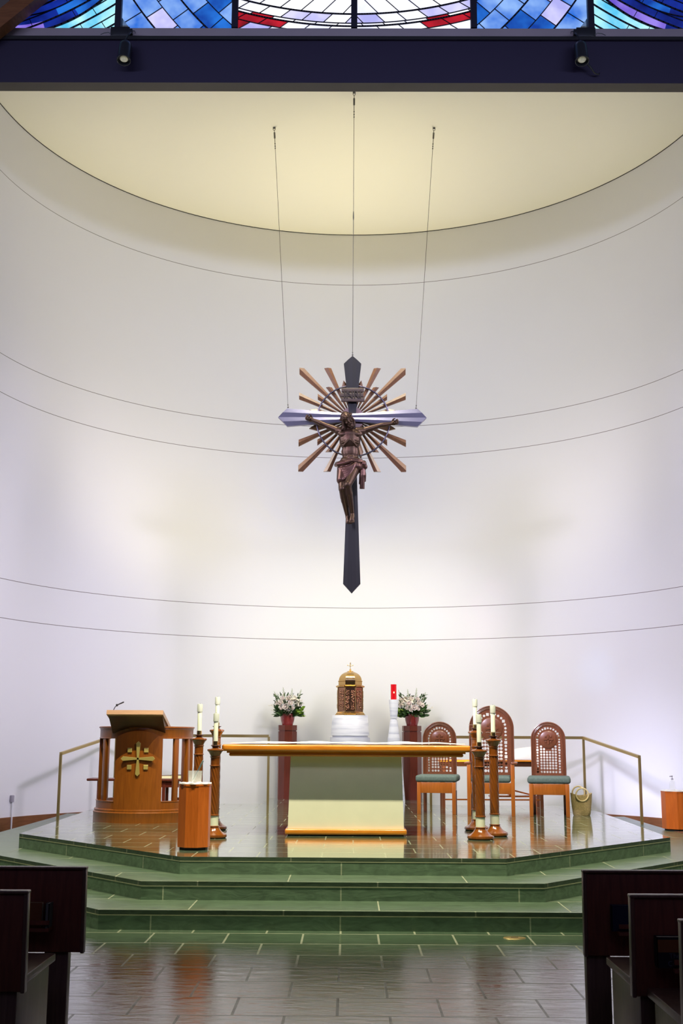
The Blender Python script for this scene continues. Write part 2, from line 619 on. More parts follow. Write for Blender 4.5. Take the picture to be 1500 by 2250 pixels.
def ring_strip(bm, r0, r1, a0, a1, z0, z1, n=64):
    """curved slab between two radii"""
    i_, o_ = arc(r0, a0, a1, n), arc(r1, a0, a1, n)
    V = [[bm.verts.new((p[0], p[1], z)) for p in ps] for ps, z in ((i_, z0), (i_, z1), (o_, z1), (o_, z0))]
    for k in range(n):
        for q in range(4):
            a, b = V[q], V[(q + 1) % 4]
            bm.faces.new((a[k], a[k + 1], b[k + 1], b[k]))
    bm.faces.new([V[q][0] for q in range(4)])
    bm.faces.new([V[q][n] for q in range(4)][::-1])


bm = bmesh.new()
ring_strip(bm, AR, AR + 0.18, -13.6, 193.6, 0.0, 11.5, 120)
struct('wall_back', bm, M['wall'], 'tall white half-round apse wall with fine panel joints')

bm = bmesh.new()
add_prism(bm, arc(AR + 0.02, -13.6, 193.6, 120), 11.15, 11.3)
struct('ceiling', bm, M['ceiling'], 'flat cream half-round apse ceiling')

bm = bmesh.new()
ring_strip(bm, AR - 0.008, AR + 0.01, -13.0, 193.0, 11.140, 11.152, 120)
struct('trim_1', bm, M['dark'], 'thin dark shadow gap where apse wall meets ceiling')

# dark beam across the mouth of the apse
bm = bmesh.new()
add_box(bm, (0, 14.61, 10.495), (12.6, 0.22, 0.67))
add_box(bm, (0, 14.59, 10.805), (12.6, 0.26, 0.05))
o = struct('trim_2', bm, [M['beam'], M['beam_under'], M['dark']], 'long dark blue beam across the mouth of the apse', smooth=False)
for f in o.data.polygons:
    if f.normal.z < -0.5 and f.center.z < 10.3:
        f.material_index = 1
    if f.center.z > 10.77 and f.normal.y < -0.5 and f.center.y < 14.47:
        f.material_index = 2
bm = bmesh.new()
add_box(bm, (0, 14.75, 10.92), (12.6, 0.35, 0.20))
struct('trim_3', bm, M['sill'], 'stained grey plaster sill under the coloured window', smooth=False)
bm = bmesh.new()
add_box(bm, (-7.4, 14.65, 5.6), (3.9, 0.2, 11.2))
struct('wall_left', bm, M['wall'], smooth=False)
bm = bmesh.new()
add_box(bm, (7.55, 14.65, 5.6), (3.9, 0.2, 11.2))
struct('wall_right', bm, M['wall'], smooth=False)
bm = bmesh.new()
mt = Matrix.Translation((-4.56, 14.35, 11.1)) @ Matrix.Rotation(radians(-43), 4, 'Y')
add_box(bm, (0.0, 0, 0), (1.6, 0.2, 0.22), mtx=mt)
struct('trim_4', bm, M['baseboard'], 'brown sloping roof timber at the window corner', smooth=False)

# floors
bm = bmesh.new()
add_box(bm, (0, 6.0, -0.1), (18, 17.2, 0.2))
struct('floor', bm, M['floor'], 'dark polished slate nave floor', smooth=False)
bm = bmesh.new()
add_prism(bm, arc(AR - 0.001, -13.6, 193.6, 80), -0.05, 0.12)
struct('floor_apse', bm, M['platform'], 'slate floor beside the platform along the apse wall', smooth=False)

M['tread'] = slate('slate_treads', 1.52, 0.6, (0.25, 9.2), rough=0.3, mortar=0.006, bump=0.12, tone=0.85)


def tier(name, label, pts, z0, z1, mat_top):
    slab = 0.036
    bm = bmesh.new()
    add_prism(bm, pts, z1 - slab, z1)
    top = struct(name, bm, [mat_top, M['tread']], label, smooth=False)
    for f in top.data.polygons:
        if abs(f.normal.z) < 0.5:
            f.material_index = 1
    bm = bmesh.new()
    n = len(pts)
    uv = bm.loops.layers.uv.new('UVMap')
    for i in range(n):
        a, b = Vector(pts[i]), Vector(pts[(i + 1) % n])
        L = (b - a).length
        mid = (b - a).normalized().dot(a) if i == 0 else 0.0
        q = [bm.verts.new((a.x, a.y, z0)), bm.verts.new((b.x, b.y, z0)), bm.verts.new((b.x, b.y, z1 - slab)), bm.verts.new((a.x, a.y, z1 - slab))]
        f = bm.faces.new(q)
        for l, (u, v) in zip(f.loops, ((0, 0), (L, 0), (L, z1 - z0), (0, z1 - z0))):
            l[uv].uv = (u + mid + 0.06 + 0.35 * (i % 2 if i else 0), v + 0.02)
    r = struct('riser', bm, M['riser'], parent=top, smooth=False)
    bm = bmesh.new()
    cx = -0.045
    add_prism(bm, [(cx + (p[0] - cx) * 1.0006, p[1] - 0.0015) for p in pts], z1 - slab - 0.006, z1 - slab + 0.0005)
    struct('grout_line', bm, M['grout'], parent=top, smooth=False)
    return top


def sym(pts):
    return [(-0.045 - p[0], p[1]) for p in pts[::-1]][::-1] and ([(-0.045 - p[0], p[1]) for p in pts][0:1] + [(-0.045 + p[0], p[1]) for p in pts] + [(-0.045 - p[0], p[1]) for p in pts[::-1]][:-1])


tier('floor_step', 'lowest green slate step of the sanctuary', sym([(1.93, 9.76), (5.10, 13.42), (5.10, 15.2)]), 0.0, 0.15, M['tread'])
tier('floor_step', 'middle green slate step of the sanctuary', sym([(1.70, 10.36), (4.36, 13.44), (4.40, 19.2)]), 0.15, 0.30, M['tread'])
tier('floor_platform', 'slate tiled sanctuary platform, the topmost level',
     sym([(1.453, 10.90), (3.557, 13.33), (3.72, 17.6), (3.74, 19.45), (1.36, 19.45), (1.36, 21.3)]), 0.30, 0.45, M['platform'])

bm = bmesh.new()
ring_strip(bm, AR - 0.022, AR + 0.005, 128, 193, 0.12, 0.305, 40)
struct('baseboard_left', bm, M['baseboard'], 'brown wooden baseboard on the left of the apse wall')
bm = bmesh.new()
ring_strip(bm, AR - 0.022, AR + 0.005, -13, 52, 0.12, 0.305, 40)
struct('baseboard_right', bm, M['baseboard'], 'brown wooden baseboard on the right of the apse wall')


# ---------------------------------------------------------------- stained glass window above the beam
def clip_rect(poly, x0, x1, z0, z1):
    for ax, lim, sg in ((0, x0, 1), (0, x1, -1), (1, z0, 1), (1, z1, -1)):
        out = []
        for i in range(len(poly)):
            a, b = poly[i - 1], poly[i]
            ia, ib = sg * (a[ax] - lim) >= 0, sg * (b[ax] - lim) >= 0
            if ia != ib:
                t = (lim - a[ax]) / (b[ax] - a[ax])
                out.append((a[0] + t * (b[0] - a[0]), a[1] + t * (b[1] - a[1])))
            if ib:
                out.append(b)
        poly = out
        if len(poly) < 3:
            return []
    return poly


def glass_mat(name, c1, c2, strength):
    m, nt, b = new_mat(name)
    tc = nt.nodes.new('ShaderNodeTexCoord')
    n = nt.nodes.new('ShaderNodeTexNoise')
    n.inputs['Scale'].default_value = 2.6
    n.inputs['Detail'].default_value = 3
    nt.links.new(tc.outputs['Object'], n.inputs['Vector'])
    r = nt.nodes.new('ShaderNodeValToRGB')
    r.color_ramp.elements[0].position = 0.35
    r.color_ramp.elements[0].color = (*c1, 1)
    r.color_ramp.elements[1].position = 0.65
    r.color_ramp.elements[1].color = (*c2, 1)
    nt.links.new(n.outputs[0], r.inputs[0])
    b.inputs['Base Color'].default_value = (0.02, 0.02, 0.03, 1)
    b.inputs['Roughness'].default_value = 0.2
    nt.links.new(r.outputs[0], b.inputs['Emission Color'])
    b.inputs['Emission Strength'].default_value = strength
    return m


GL = [glass_mat('daylit_white_glass', (0.72, 0.74, 1.0), (1.0, 1.0, 1.0), 1.15),
      glass_mat('daylit_lilac_glass', (0.42, 0.42, 0.85), (0.72, 0.70, 1.0), 1.0),
      glass_mat('daylit_sky_glass', (0.02, 0.16, 0.75), (0.30, 0.52, 1.0), 0.9),
      glass_mat('daylit_blue_glass', (0.004, 0.05, 0.38), (0.02, 0.20, 0.80), 0.85),
      glass_mat('daylit_cobalt_glass', (0.002, 0.006, 0.10), (0.006, 0.03, 0.36), 0.9),
      glass_mat('daylit_aqua_glass', (0.10, 0.55, 0.85), (0.50, 0.95, 1.0), 1.0),
      glass_mat('daylit_red_glass', (0.25, 0.004, 0.01), (0.75, 0.015, 0.03), 0.8),
      glass_mat('daylit_violet_glass', (0.14, 0.08, 0.62), (0.35, 0.25, 0.9), 0.9)]
WY, Z0, Z1 = 14.64, 11.03, 12.5
XM = [-4.66, -3.20, -1.60, 0.035, 1.67, 3.27, 4.90]
bm = bmesh.new()
add_box(bm, (0.1, WY, Z0 - 0.012), (9.7, 0.10, 0.024))
add_box(bm, (0.1, WY, Z1 + 0.03), (9.7, 0.10, 0.06))
win = struct('window_1', bm, M['mullion'], 'wide stained glass window in blue, white and aqua above the beam', smooth=False)
for x in XM:
    bm = bmesh.new()
    add_box(bm, (x, WY - 0.02, (Z0 + Z1) / 2), (0.085, 0.12, Z1 - Z0))
    obj('mullion', bm, M['mullion'], win, smooth=False)
rnd = random.Random(11)


def ribbon(bm, pts, w, y):
    """lead strip along a polyline in the window plane"""
    for a, b in zip(pts, pts[1:]):
        a, b = Vector(a), Vector(b)
        d = b - a
        if d.length < 1e-5:
            continue
        d.normalize()
        n = Vector((-d.y, d.x)) * w / 2
        e = d * w * 0.3
        q = [a - e + n, b + e + n, b + e - n, a - e - n]
        add_prism(bm, [(p.x, p.y) for p in q], 0, 0.012,
                  Matrix(((1, 0, 0, 0), (0, 0, 1, y), (0, 1, 0, 0), (0, 0, 0, 1))))


def seg_clip(a, b, x0, x1, z0, z1):
    t0, t1 = 0.0, 1.0
    for ax, lo, hi in ((0, x0, x1), (1, z0, z1)):
        d = b[ax] - a[ax]
        if abs(d) < 1e-9:
            if a[ax] < lo or a[ax] > hi:
                return None
            continue
        u, v = (lo - a[ax]) / d, (hi - a[ax]) / d
        if u > v:
            u, v = v, u
        t0, t1 = max(t0, u), min(t1, v)
    if t0 >= t1:
        return None
    P = lambda t: (a[0] + t * (b[0] - a[0]), a[1] + t * (b[1] - a[1]))
    return P(t0), P(t1)


def polar(c, r, a):
    return (c[0] + r * sin(a), c[1] - r * cos(a))


def pick(x, z, k, j):
    """colour of a piece of the window from where it stands"""
    dx = abs(x - 0.035)
    if dx < 1.62:
        edge = 11.10 + 0.09 * dx * dx
        if dx > 1.05 and 11.10 < z - 0.10 * (dx - 1.1) < 11.26 and z > 11.08:
            return 6
        return 0 if (k % 3 != 1) else rnd.choice((0, 1, 1))
    if dx < 3.22:
        return rnd.choice((2, 2, 3, 3, 2, 4) if dx < 2.4 else (2, 2, 2, 3, 1))
    return 5


for b0, b1 in zip(XM, XM[1:]):
    bm = bmesh.new()
    ld = bmesh.new()
    x0, x1 = b0 + 0.04, b1 - 0.04
    dxm = abs((x0 + x1) / 2 - 0.035)
    if dxm < 1.6:
        C_, rs, na, span = (0.035, 16.75), [4.2, 4.6, 4.9, 5.2, 5.48, 5.62, 5.665, 5.78, 5.95, 6.3], 20, 0.53
    elif dxm < 3.2:
        s = 1 if x0 > 0 else -1
        C_, rs, na, span = (0.035 - s * 1.2, 14.2), [1.8 + 0.27 * i for i in range(14)], 38, 1.4
    else:
        s = 1 if x0 > 0 else -1
        C_, rs, na, span = (0.035 + s * 6.3, 15.6), [2.4 + 0.125 * i for i in range(36)], 14, 1.2
    for k in range(len(rs) - 1):
        for j in range(na):
            a0 = -span + 2 * span * (j + 0.3 * (k % 2)) / na
            a1 = a0 + 2 * span / na
            sl = 0.0
            if dxm < 1.6:                          # the pieces lean outwards
                sl = (1 if x0 > 0 else -1) * 0.16 * (rs[k + 1] - rs[k])
            poly = [polar(C_, rs[k], a0 + (a1 - a0) * t / 4) for t in range(5)] + [polar(C_, rs[k + 1], a1 + sl - (a1 - a0) * t / 4) for t in range(5)]
            poly = clip_rect(poly, x0, x1, Z0, Z1)
            if not poly:
                continue
            mx_ = sum(p[0] for p in poly) / len(poly)
            mz_ = sum(p[1] for p in poly) / len(poly)
            f = bm.faces.new([bm.verts.new((p[0], WY, p[1])) for p in poly])
            f.material_index = pick(mx_, mz_, k, j)
            s_ = seg_clip(polar(C_, rs[k], a0), polar(C_, rs[k + 1], a0 + sl), x0, x1, Z0, Z1)
            if s_:
                ribbon(ld, s_, 0.009, WY - 0.02)
        for t in range(160):
            u, v = polar(C_, rs[k], -span + 2 * span * t / 160), polar(C_, rs[k], -span + 2 * span * (t + 1) / 160)
            s_ = seg_clip(u, v, x0, x1, Z0, Z1)
            if s_:
                ribbon(ld, s_, 0.022 if k % 2 == 0 else 0.012, WY - 0.02)
    if dxm > 3.2:                                   # the dark blue roundels in the outer lights
        s = 1 if x0 > 0 else -1
        C2 = (0.035 + s * 4.75, 12.75)
        r2 = [0.0, 0.5, 0.75, 1.0, 1.13, 1.25, 1.42, 1.54, 1.66, 1.80]
        for k in range(len(r2) - 1):
            m_ = 22
            for j in range(m_):
                a0 = 2 * pi * (j + 0.5 * (k % 2)) / m_
                a1 = a0 + 2 * pi / m_
                poly = [polar(C2, r2[k], a0 + (a1 - a0) * t / 4) for t in range(5)] + [polar(C2, r2[k + 1], a1 - (a1 - a0) * t / 4) for t in range(5)]
                poly = clip_rect(poly if k else poly[4:], x0, x1, Z0, Z1)
                if not poly:
                    continue
                f = bm.faces.new([bm.verts.new((p[0], WY - 0.008, p[1])) for p in poly])
                f.material_index = rnd.choice((4, 4, 3, 4, 7)) if k != 4 else rnd.choice((1, 7, 1))
        for rr, w in ((1.80, 0.03), (1.54, 0.014), (1.25, 0.014), (1.13, 0.014)):
            for t in range(120):
                s_ = seg_clip(polar(C2, rr, 2 * pi * t / 120), polar(C2, rr, 2 * pi * (t + 1) / 120), x0, x1, Z0, Z1)
                if s_:
                    ribbon(ld, s_, w, WY - 0.03)
    g = obj('glass_pane', bm, GL, win, smooth=False)
    obj('lead_came', ld, M['mullion'], g, smooth=False)


# ---------------------------------------------------------------- rear of the nave, seen only in reflections
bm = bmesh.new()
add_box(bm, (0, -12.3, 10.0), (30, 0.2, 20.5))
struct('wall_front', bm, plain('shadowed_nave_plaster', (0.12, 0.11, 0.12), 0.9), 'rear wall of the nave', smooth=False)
bm = bmesh.new()
add_box(bm, (0.2, -12.17, 15.0), (14.2, 0.06, 7.2))
w2 = struct('reflection_window', bm, M['mullion'], 'unseen glowing window added high in the rear wall for reflections', smooth=False)  # glowing window added behind the camera so the cross reflects blue
bm = bmesh.new()
for i in range(7):
    add_box(bm, (-5.8 + 2.0 * i, -12.12, 15.0), (1.86, 0.02, 7.0))
obj('glass_pane', bm, glass_mat('glowing_lavender_glass', (0.30, 0.34, 1.0), (0.62, 0.52, 1.0), 0.75), w2, smooth=False)

# ================================================================== FURNITURE OF THE SANCTUARY
PZ = 0.45          # platform level

# ---------------------------------------------------------------- altar
altar = thing('altar', 'long altar with orange oak top on a cream stone block, middle of platform', 'altar', (-0.027, 13.68, PZ))
bm = bmesh.new()
add_box(bm, (0, 0, 0.937), (2.705, 1.24, 0.072), 0.022, seg=4)
obj('tabletop', bm, M['altar_wood'], altar)
bm = bmesh.new()
add_box(bm, (0, 0, 0.892), (2.60, 1.16, 0.02))
add_box(bm, (0, 0, 0.866), (2.555, 1.12, 0.036), 0.016, seg=3)
obj('apron', bm, M['altar_wood'], altar)
bm = bmesh.new()
add_prism(bm, [(-0.632, -0.43), (0.632, -0.43), (0.632, 0.43), (-0.632, 0.43)], 0.065, 0.85, taper=0.967)
obj('pedestal', bm, M['altar_stone'], altar, smooth=False)
bm = bmesh.new()
add_box(bm, (0, 0, 0.045), (1.325, 0.95, 0.058), 0.018, seg=4)
obj('base_moulding', bm, M['altar_wood'], altar)
bm = bmesh.new()
add_box(bm, (0, 0, 0.009), (1.26, 0.88, 0.018))
obj('plinth', bm, M['dark'], altar, smooth=False)


def cloth_sheet(w, d, nx, ny, hfun, th):
    bm = bmesh.new()
    g = [[bm.verts.new((-w / 2 + w * i / nx, -d / 2 + d * j / ny, hfun(i / nx, j / ny) + th)) for j in range(ny + 1)] for i in range(nx + 1)]
    h = [[bm.verts.new((v.co.x, v.co.y, max(0.0, v.co.z - th))) for v in row] for row in g]
    for i in range(nx):
        for j in range(ny):
            bm.faces.new((g[i][j], g[i + 1][j], g[i + 1][j + 1], g[i][j + 1]))
            bm.faces.new((h[i][j], h[i][j + 1], h[i + 1][j + 1], h[i + 1][j]))
    for i in range(nx):
        bm.faces.new((g[i][0], h[i][0], h[i + 1][0], g[i + 1][0]))
        bm.faces.new((g[i][ny], g[i + 1][ny], h[i + 1][ny], h[i][ny]))
    for j in range(ny):
        bm.faces.new((g[0][j], g[0][j + 1], h[0][j + 1], h[0][j]))
        bm.faces.new((g[nx][j], h[nx][j], h[nx][j + 1], g[nx][j + 1]))
    return bm


bm = cloth_sheet(2.56, 1.14, 60, 24, lambda u, v: 0.010 + 0.011 * (sin(23 * u + 3 * v) * sin(9 * u - 5 * v) + 1) * (0.4 + 0.6 * v) * min(1, 9 * u, 9 * (1 - u)), 0.006)
o = obj('altar_cloth', bm, M['linen'], loc=(-0.01, 13.70, PZ + 0.9735))
tag(o, 'rumpled white linen cloth lying on the altar top', 'altar cloth')

# ---------------------------------------------------------------- pulpit
pul = thing('pulpit', 'round mahogany pulpit with open posts and gold cross on its front', 'pulpit', (-2.618, 15.57, PZ))
bm = bmesh.new()
add_lathe(bm, [(0, 0), (0.645, 0), (0.645, 0.105), (0.648, 0.112), (0.648, 0.122), (0.632, 0.132), (0.636, 0.145), (0.632, 0.158), (0.618, 0.165), (0.0, 0.165)], 72)
obj('base', bm, M['pulpit'], pul)
bm = bmesh.new()
prof = [(0.545, 0.16), (0.615, 0.16), (0.615, 0.248), (0.62, 0.252), (0.62, 0.262), (0.545, 0.262)]


def ring_lathe(bm, prof, a0, a1, n=60):
    V = [[bm.verts.new((r * sin(radians(a0 + (a1 - a0) * i / n)), -r * cos(radians(a0 + (a1 - a0) * i / n)), z)) for r, z in prof] for i in range(n + 1)]
    m = len(prof)
    for i in range(n):
        for k in range(m):
            bm.faces.new((V[i][k], V[i][(k + 1) % m], V[i + 1][(k + 1) % m], V[i + 1][k]))
    bm.faces.new(V[0])
    bm.faces.new(V[n][::-1])


ring_lathe(bm, prof, -150, 150)
obj('lower_ring', bm, M['pulpit'], pul)
bm = bmesh.new()
ring_lathe(bm, [(0.545, 1.025), (0.603, 1.025), (0.603, 1.035), (0.597, 1.04), (0.597, 1.135), (0.602, 1.142), (0.600, 1.152), (0.612, 1.158), (0.612, 1.172), (0.604, 1.178), (0.535, 1.178), (0.535, 1.03)], -150, 150)
obj('top_rail', bm, M['pulpit'], pul)
for a in (-134, -108, -79, -53, 49, 74, 102, 130):
    bm = bmesh.new()
    mt = Matrix.Rotation(radians(a), 4, 'Z') @ Matrix.Translation((0, -0.575, 0))
    add_box(bm, (0, 0, 0.643), (0.070, 0.045, 0.77), 0.006, mtx=mt)
    obj('post', bm, M['pulpit'], pul)
bm = bmesh.new()
n = 28
hw = 28.2


def ptop(t):
    return 1.036 + 0.085 * sqrt(max(0.0, 1 - (t) ** 2)) if abs(t) < 1 else 1.036


V = []
for i in range(n + 1):
    t = -1 + 2 * i / n
    a = radians(hw * t)
    zt = 1.036 + 0.085 * (1 - t * t)
    V.append([bm.verts.new((r * sin(a), -r * cos(a), z)) for r, z in ((0.625, 0.15), (0.625, zt), (0.585, zt), (0.585, 0.15))])
for i in range(n):
    for k in range(4):
        bm.faces.new((V[i][k], V[i][(k + 1) % 4], V[i + 1][(k + 1) % 4], V[i + 1][k]))
bm.faces.new(V[0])
bm.faces.new(V[n][::-1])
obj('front_panel', bm, M['pulpit'], pul)


def kite_cross(bm, h, w0, w1, tip, th, mtx):
    for k in range(4):
        a = k * pi / 2
        R = Matrix.Rotation(a, 4, 'Y')
        o_ = [(-w0, 0.0), (w0, 0.0), (w1, h - tip), (0, h), (-w1, h - tip)]
        front = [bm.verts.new(mtx @ (R @ Vector((x, -th, z)))) for x, z in o_]
        back = [bm.verts.new(mtx @ (R @ Vector((x * 1.12, 0, z)))) for x, z in o_]
        bm.faces.new(front)
        bm.faces.new(back[::-1])
        for i in range(5):
            j = (i + 1) % 5
            bm.faces.new((front[i], back[i], back[j], front[j]))


bm = bmesh.new()
cc = Matrix.Translation((0.004, -0.628, 0.781))
kite_cross(bm, 0.213, 0.011, 0.026, 0.026, 0.02, cc)
emb = obj('cross_emblem', bm, M['gold'], pul, smooth=False)
emb['label'] = 'gold cross with kite-shaped arms'
for sx in (-1, 1):
    for sz in (-1, 1):
        bm = bmesh.new()
        a = 0.102 * sx / 0.628
        mt = Matrix.Translation((0.0, 0, 0.781 + 0.104 * sz)) @ Matrix.Rotation(a, 4, 'Z') @ Matrix.Translation((0, -0.632, 0))
        add_box(bm, (0, 0, 0), (0.056, 0.018, 0.056), 0.003, mtx=mt)
        obj('emblem_square', bm, M['gold'], pul, smooth=False)
# sloped reading desk, its high edge towards the nave
x0, x1 = -0.365, 0.332


def slab4(bm, f, b, th):
    """slab between front edge f=(y,z) and back edge b=(y,z)"""
    d = Vector((0, b[0] - f[0], b[1] - f[1])).normalized()
    nrm = Vector((0, -d.z, d.y))
    q = [Vector((x, y, z)) for x, (y, z) in ((x0, f), (x1, f), (x1, b), (x0, b))]
    T = [bm.verts.new(p) for p in q]
    U = [bm.verts.new(p - nrm * th) for p in q]
    bm.faces.new(T)
    bm.faces.new(U[::-1])
    for i in range(4):
        j = (i + 1) % 4
        bm.faces.new((T[i], U[i], U[j], T[j]))


bm = bmesh.new()
slab4(bm, (-0.85, 1.371), (-0.10, 1.16), 0.055)
obj('reading_desk', bm, M['desk'], pul, smooth=False)
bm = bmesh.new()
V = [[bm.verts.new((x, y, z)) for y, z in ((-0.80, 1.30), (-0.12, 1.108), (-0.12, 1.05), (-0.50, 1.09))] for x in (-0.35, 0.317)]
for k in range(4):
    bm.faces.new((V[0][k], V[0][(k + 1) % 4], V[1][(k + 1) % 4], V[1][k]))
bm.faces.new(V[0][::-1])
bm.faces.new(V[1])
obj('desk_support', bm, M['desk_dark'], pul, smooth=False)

mic = thing('microphone', 'small black gooseneck microphone on the pulpit reading desk', 'microphone', (-2.93, 14.86, PZ + 1.340))
bm = bmesh.new()
add_lathe(bm, [(0, 0), (0.016, 0), (0.016, 0.012), (0, 0.012)], 14)
add_tube(bm, [(0, 0, 0.01), (0.006, 0, 0.04), (0.02, 0.0, 0.07), (0.042, 0, 0.092)], 0.005, 8)
obj('gooseneck', bm, M['black'], mic)
bm = bmesh.new()
add_ball(bm, (0.044, 0, 0.094), 0.016, 10)
obj('joint', bm, M['black'], mic)
bm = bmesh.new()
capsule(bm, (0.05, 0, 0.098), (0.122, 0, 0.13), 0.007, 0.009, 8)
obj('microphone_head', bm, M['black'], mic)


# ---------------------------------------------------------------- octagonal wooden stands
def octagon_stand(name, label, loc, R, H, rot, mat, cloth_label):
    t = thing(name, label, 'stand', loc, rot)
    ph = pi / 8
    bm = bmesh.new()
    add_prism(bm, ngon(8, R, ph), 0.025, H)
    obj('body', bm, mat, t, smooth=False)
    bm = bmesh.new()
    add_prism(bm, ngon(8, R * 0.86, ph), 0, 0.028)
    obj('toe_kick', bm, M['dark'], t, smooth=False)
    bm = bmesh.new()
    add_prism(bm, ngon(8, R + 0.003, ph), H - 0.018, H)
    obj('top_edge', bm, mat, t, smooth=False)
    bm = bmesh.new()
    rr = random.Random(3)
    pts = []
    for i in range(48):
        a = 2 * pi * i / 48
        pts.append(((R * 0.965 + 0.006 * sin(7 * a)) * cos(a), (R * 0.965 + 0.006 * sin(7 * a)) * sin(a)))
    lo = [bm.verts.new((p[0], p[1], H + 0.0005)) for p in pts]
    hi = [bm.verts.new((p[0] * 0.985, p[1] * 0.985, H + 0.008 + 0.005 * sin(i * 1.3) + 0.004 * rr.random())) for i, p in enumerate(pts)]
    c = bm.verts.new((0, 0, H + 0.007))
    for i in range(48):
        j = (i + 1) % 48
        bm.faces.new((lo[i], lo[j], hi[j], hi[i]))
        bm.faces.new((hi[i], hi[j], c))
    bm.faces.new(lo[::-1])
    o = obj('stand_cloth', bm, M['linen'], loc=loc)
    tag(o, cloth_label, 'cloth')
    return t


octagon_stand('octagonal_stand', 'orange octagonal wooden stand on the front edge of the platform', (-1.472, 11.626, PZ), 0.157, 0.607, -0.06, M['stand'],
              'small white cloth on the stand with the clear bucket')
octagon_stand('octagonal_stand', 'red-orange octagonal wooden stand by the right apse wall', (4.45, 16.42, 0.30), 0.215, 0.515, 0.1, M['stand'],
              'small white cloth on the red-orange stand by the right wall')

bk = thing('bucket', 'clear ribbed acrylic bucket on the orange octagonal stand', 'bucket', (-1.478, 11.632, PZ + 0.6195))
bm = bmesh.new()
fl = lambda r, a, z: r + (0.0022 * cos(18 * a) if r > 0.05 else 0)
add_lathe(bm, [(0, 0), (0.060, 0), (0.066, 0.11), (0.0625, 0.11), (0.057, 0.006), (0, 0.006)], 72, fn=fl)
obj('bucket_body', bm, M['glass'], bk)
asp = thing('aspergillum', 'slim pale metal sprinkler wand leaning in the clear bucket', 'wand', (-1.478, 11.632, PZ + 0.6195))
bm = bmesh.new()
capsule(bm, (-0.018, 0.0, 0.022), (0.045, 0.0, 0.148), 0.007, 0.007, 10)
obj('handle', bm, plain('pale_steel', (0.62, 0.68, 0.66), 0.25, 0.9), asp)
bm = bmesh.new()
capsule(bm, (0.046, 0.0, 0.150), (0.071, 0.0, 0.202), 0.0085, 0.0075, 10)
obj('grip', bm, plain('dark_teal_grip', (0.25, 0.34, 0.33), 0.35, 0.5), asp)


# ---------------------------------------------------------------- candlesticks and candles
def make_candlestick(name, label, loc, hr, drip, group=None):
    """hr: height of the wooden ring below the drip cup"""
    t = thing(name, label, 'candlestick', loc, 0, group)
    bm = bmesh.new()
    add_lathe(bm, [(0, 0), (0.128, 0), (0.142, 0.010), (0.145, 0.022), (0.140, 0.036), (0.118, 0.046), (0.096, 0.060), (0.078, 0.078),
                   (0.064, 0.098), (0.056, 0.112), (0.062, 0.117), (0.060, 0.124), (0.052, 0.127), (0, 0.127)], 40)
    obj('foot', bm, M['candlestick'], t)
    bm = bmesh.new()
    add_lathe(bm, [(0, 0.126), (0.0505, 0.126), (0.0505, 0.226), (0, 0.226)], 32)
    s = obj('sleeve', bm, M['wax'], t)
    s['label'] = 'ivory white sleeve at the foot of the shaft'
    bm = bmesh.new()
    add_lathe(bm, [(0, 0.225), (0.050, 0.225), (0.058, 0.230), (0.058, 0.238), (0.050, 0.243), (0.0, 0.243)], 32)
    zt = hr - 0.165
    obj('shaft_ring', bm, M['candlestick'], t)
    bm = bmesh.new()
    add_lathe(bm, [(0, zt - 0.004), (0.050, zt - 0.004), (0.057, zt), (0.057, zt + 0.006), (0.050, zt + 0.011), (0, zt + 0.011)], 32)
    obj('shaft_ring', bm, M['candlestick'], t)
    bm = bmesh.new()
    nz = 60
    prof = [(0.0, 0.242)] + [(0.0485, 0.242 + (zt - 0.245) * i / nz) for i in range(nz + 1)] + [(0.0, zt - 0.003)]
    add_lathe(bm, prof, 60, fn=lambda r, a, z: r + 0.0032 * cos(10 * a + z * 62))
    obj('twisted_shaft', bm, M['candlestick'], t, angle=60)
    bm = bmesh.new()
    add_lathe(bm, [(0, zt + 0.010), (0.049, zt + 0.010), (0.049, hr - 0.078), (0.056, hr - 0.072), (0.056, hr - 0.066), (0.050, hr - 0.060),
                   (0.056, hr - 0.045), (0.068, hr - 0.024), (0.076, hr - 0.012), (0.084, hr - 0.008), (0.088, hr + 0.002), (0.084, hr + 0.012),
                   (0.066, hr + 0.018), (0.040, hr + 0.022), (0.034, hr + 0.030), (0, hr + 0.030)], 40)
    obj('capital', bm, M['candlestick'], t)
    bm = bmesh.new()
    add_lathe(bm, [(0, hr + 0.028), (0.026, hr + 0.028), (0.032, hr + 0.036), (0.050, hr + 0.048), (0.054, hr + 0.052), (0.048, hr + 0.054), (0.030, hr + 0.056), (0, hr + 0.056)], 32)
    obj('drip_cup', bm, M['ring'], t)
    bm = bmesh.new()
    add_lathe(bm, [(0, hr + 0.054), (0.028, hr + 0.054), (0.028, hr + 0.096), (0, hr + 0.096)], 24)
    obj('socket', bm, M['brass'], t)
    if drip:
        bm = bmesh.new()
        add_lathe(bm, [(0.029, hr + 0.088), (0.085, hr + 0.090), (0.085, hr + 0.093), (0.029, hr + 0.092)], 32)
        obj('drip_pan', bm, M['glass'], t)
    return t


def make_candle(label, loc, H, group=None):
    t = thing('candle', label, 'candle', loc, 0, group)
    bm = bmesh.new()
    add_lathe(bm, [(0, 0), (0.0245, 0), (0.0245, H - 0.01), (0.021, H - 0.002), (0, H - 0.004)], 24)
    obj('wax_body', bm, M['wax'], t)
    bm = bmesh.new()
    add_lathe(bm, [(0.0255, H - 0.088), (0.031, H - 0.086), (0.031, H - 0.008), (0.027, H), (0.0255, H)], 24)
    obj('follower', bm, M['follower'], t)
    bm = bmesh.new()
    add_tube(bm, [(0, 0, H - 0.004), (0.001, 0, H + 0.008)], 0.0018, 6)
    obj('wick', bm, M['dark'], t)
    return t


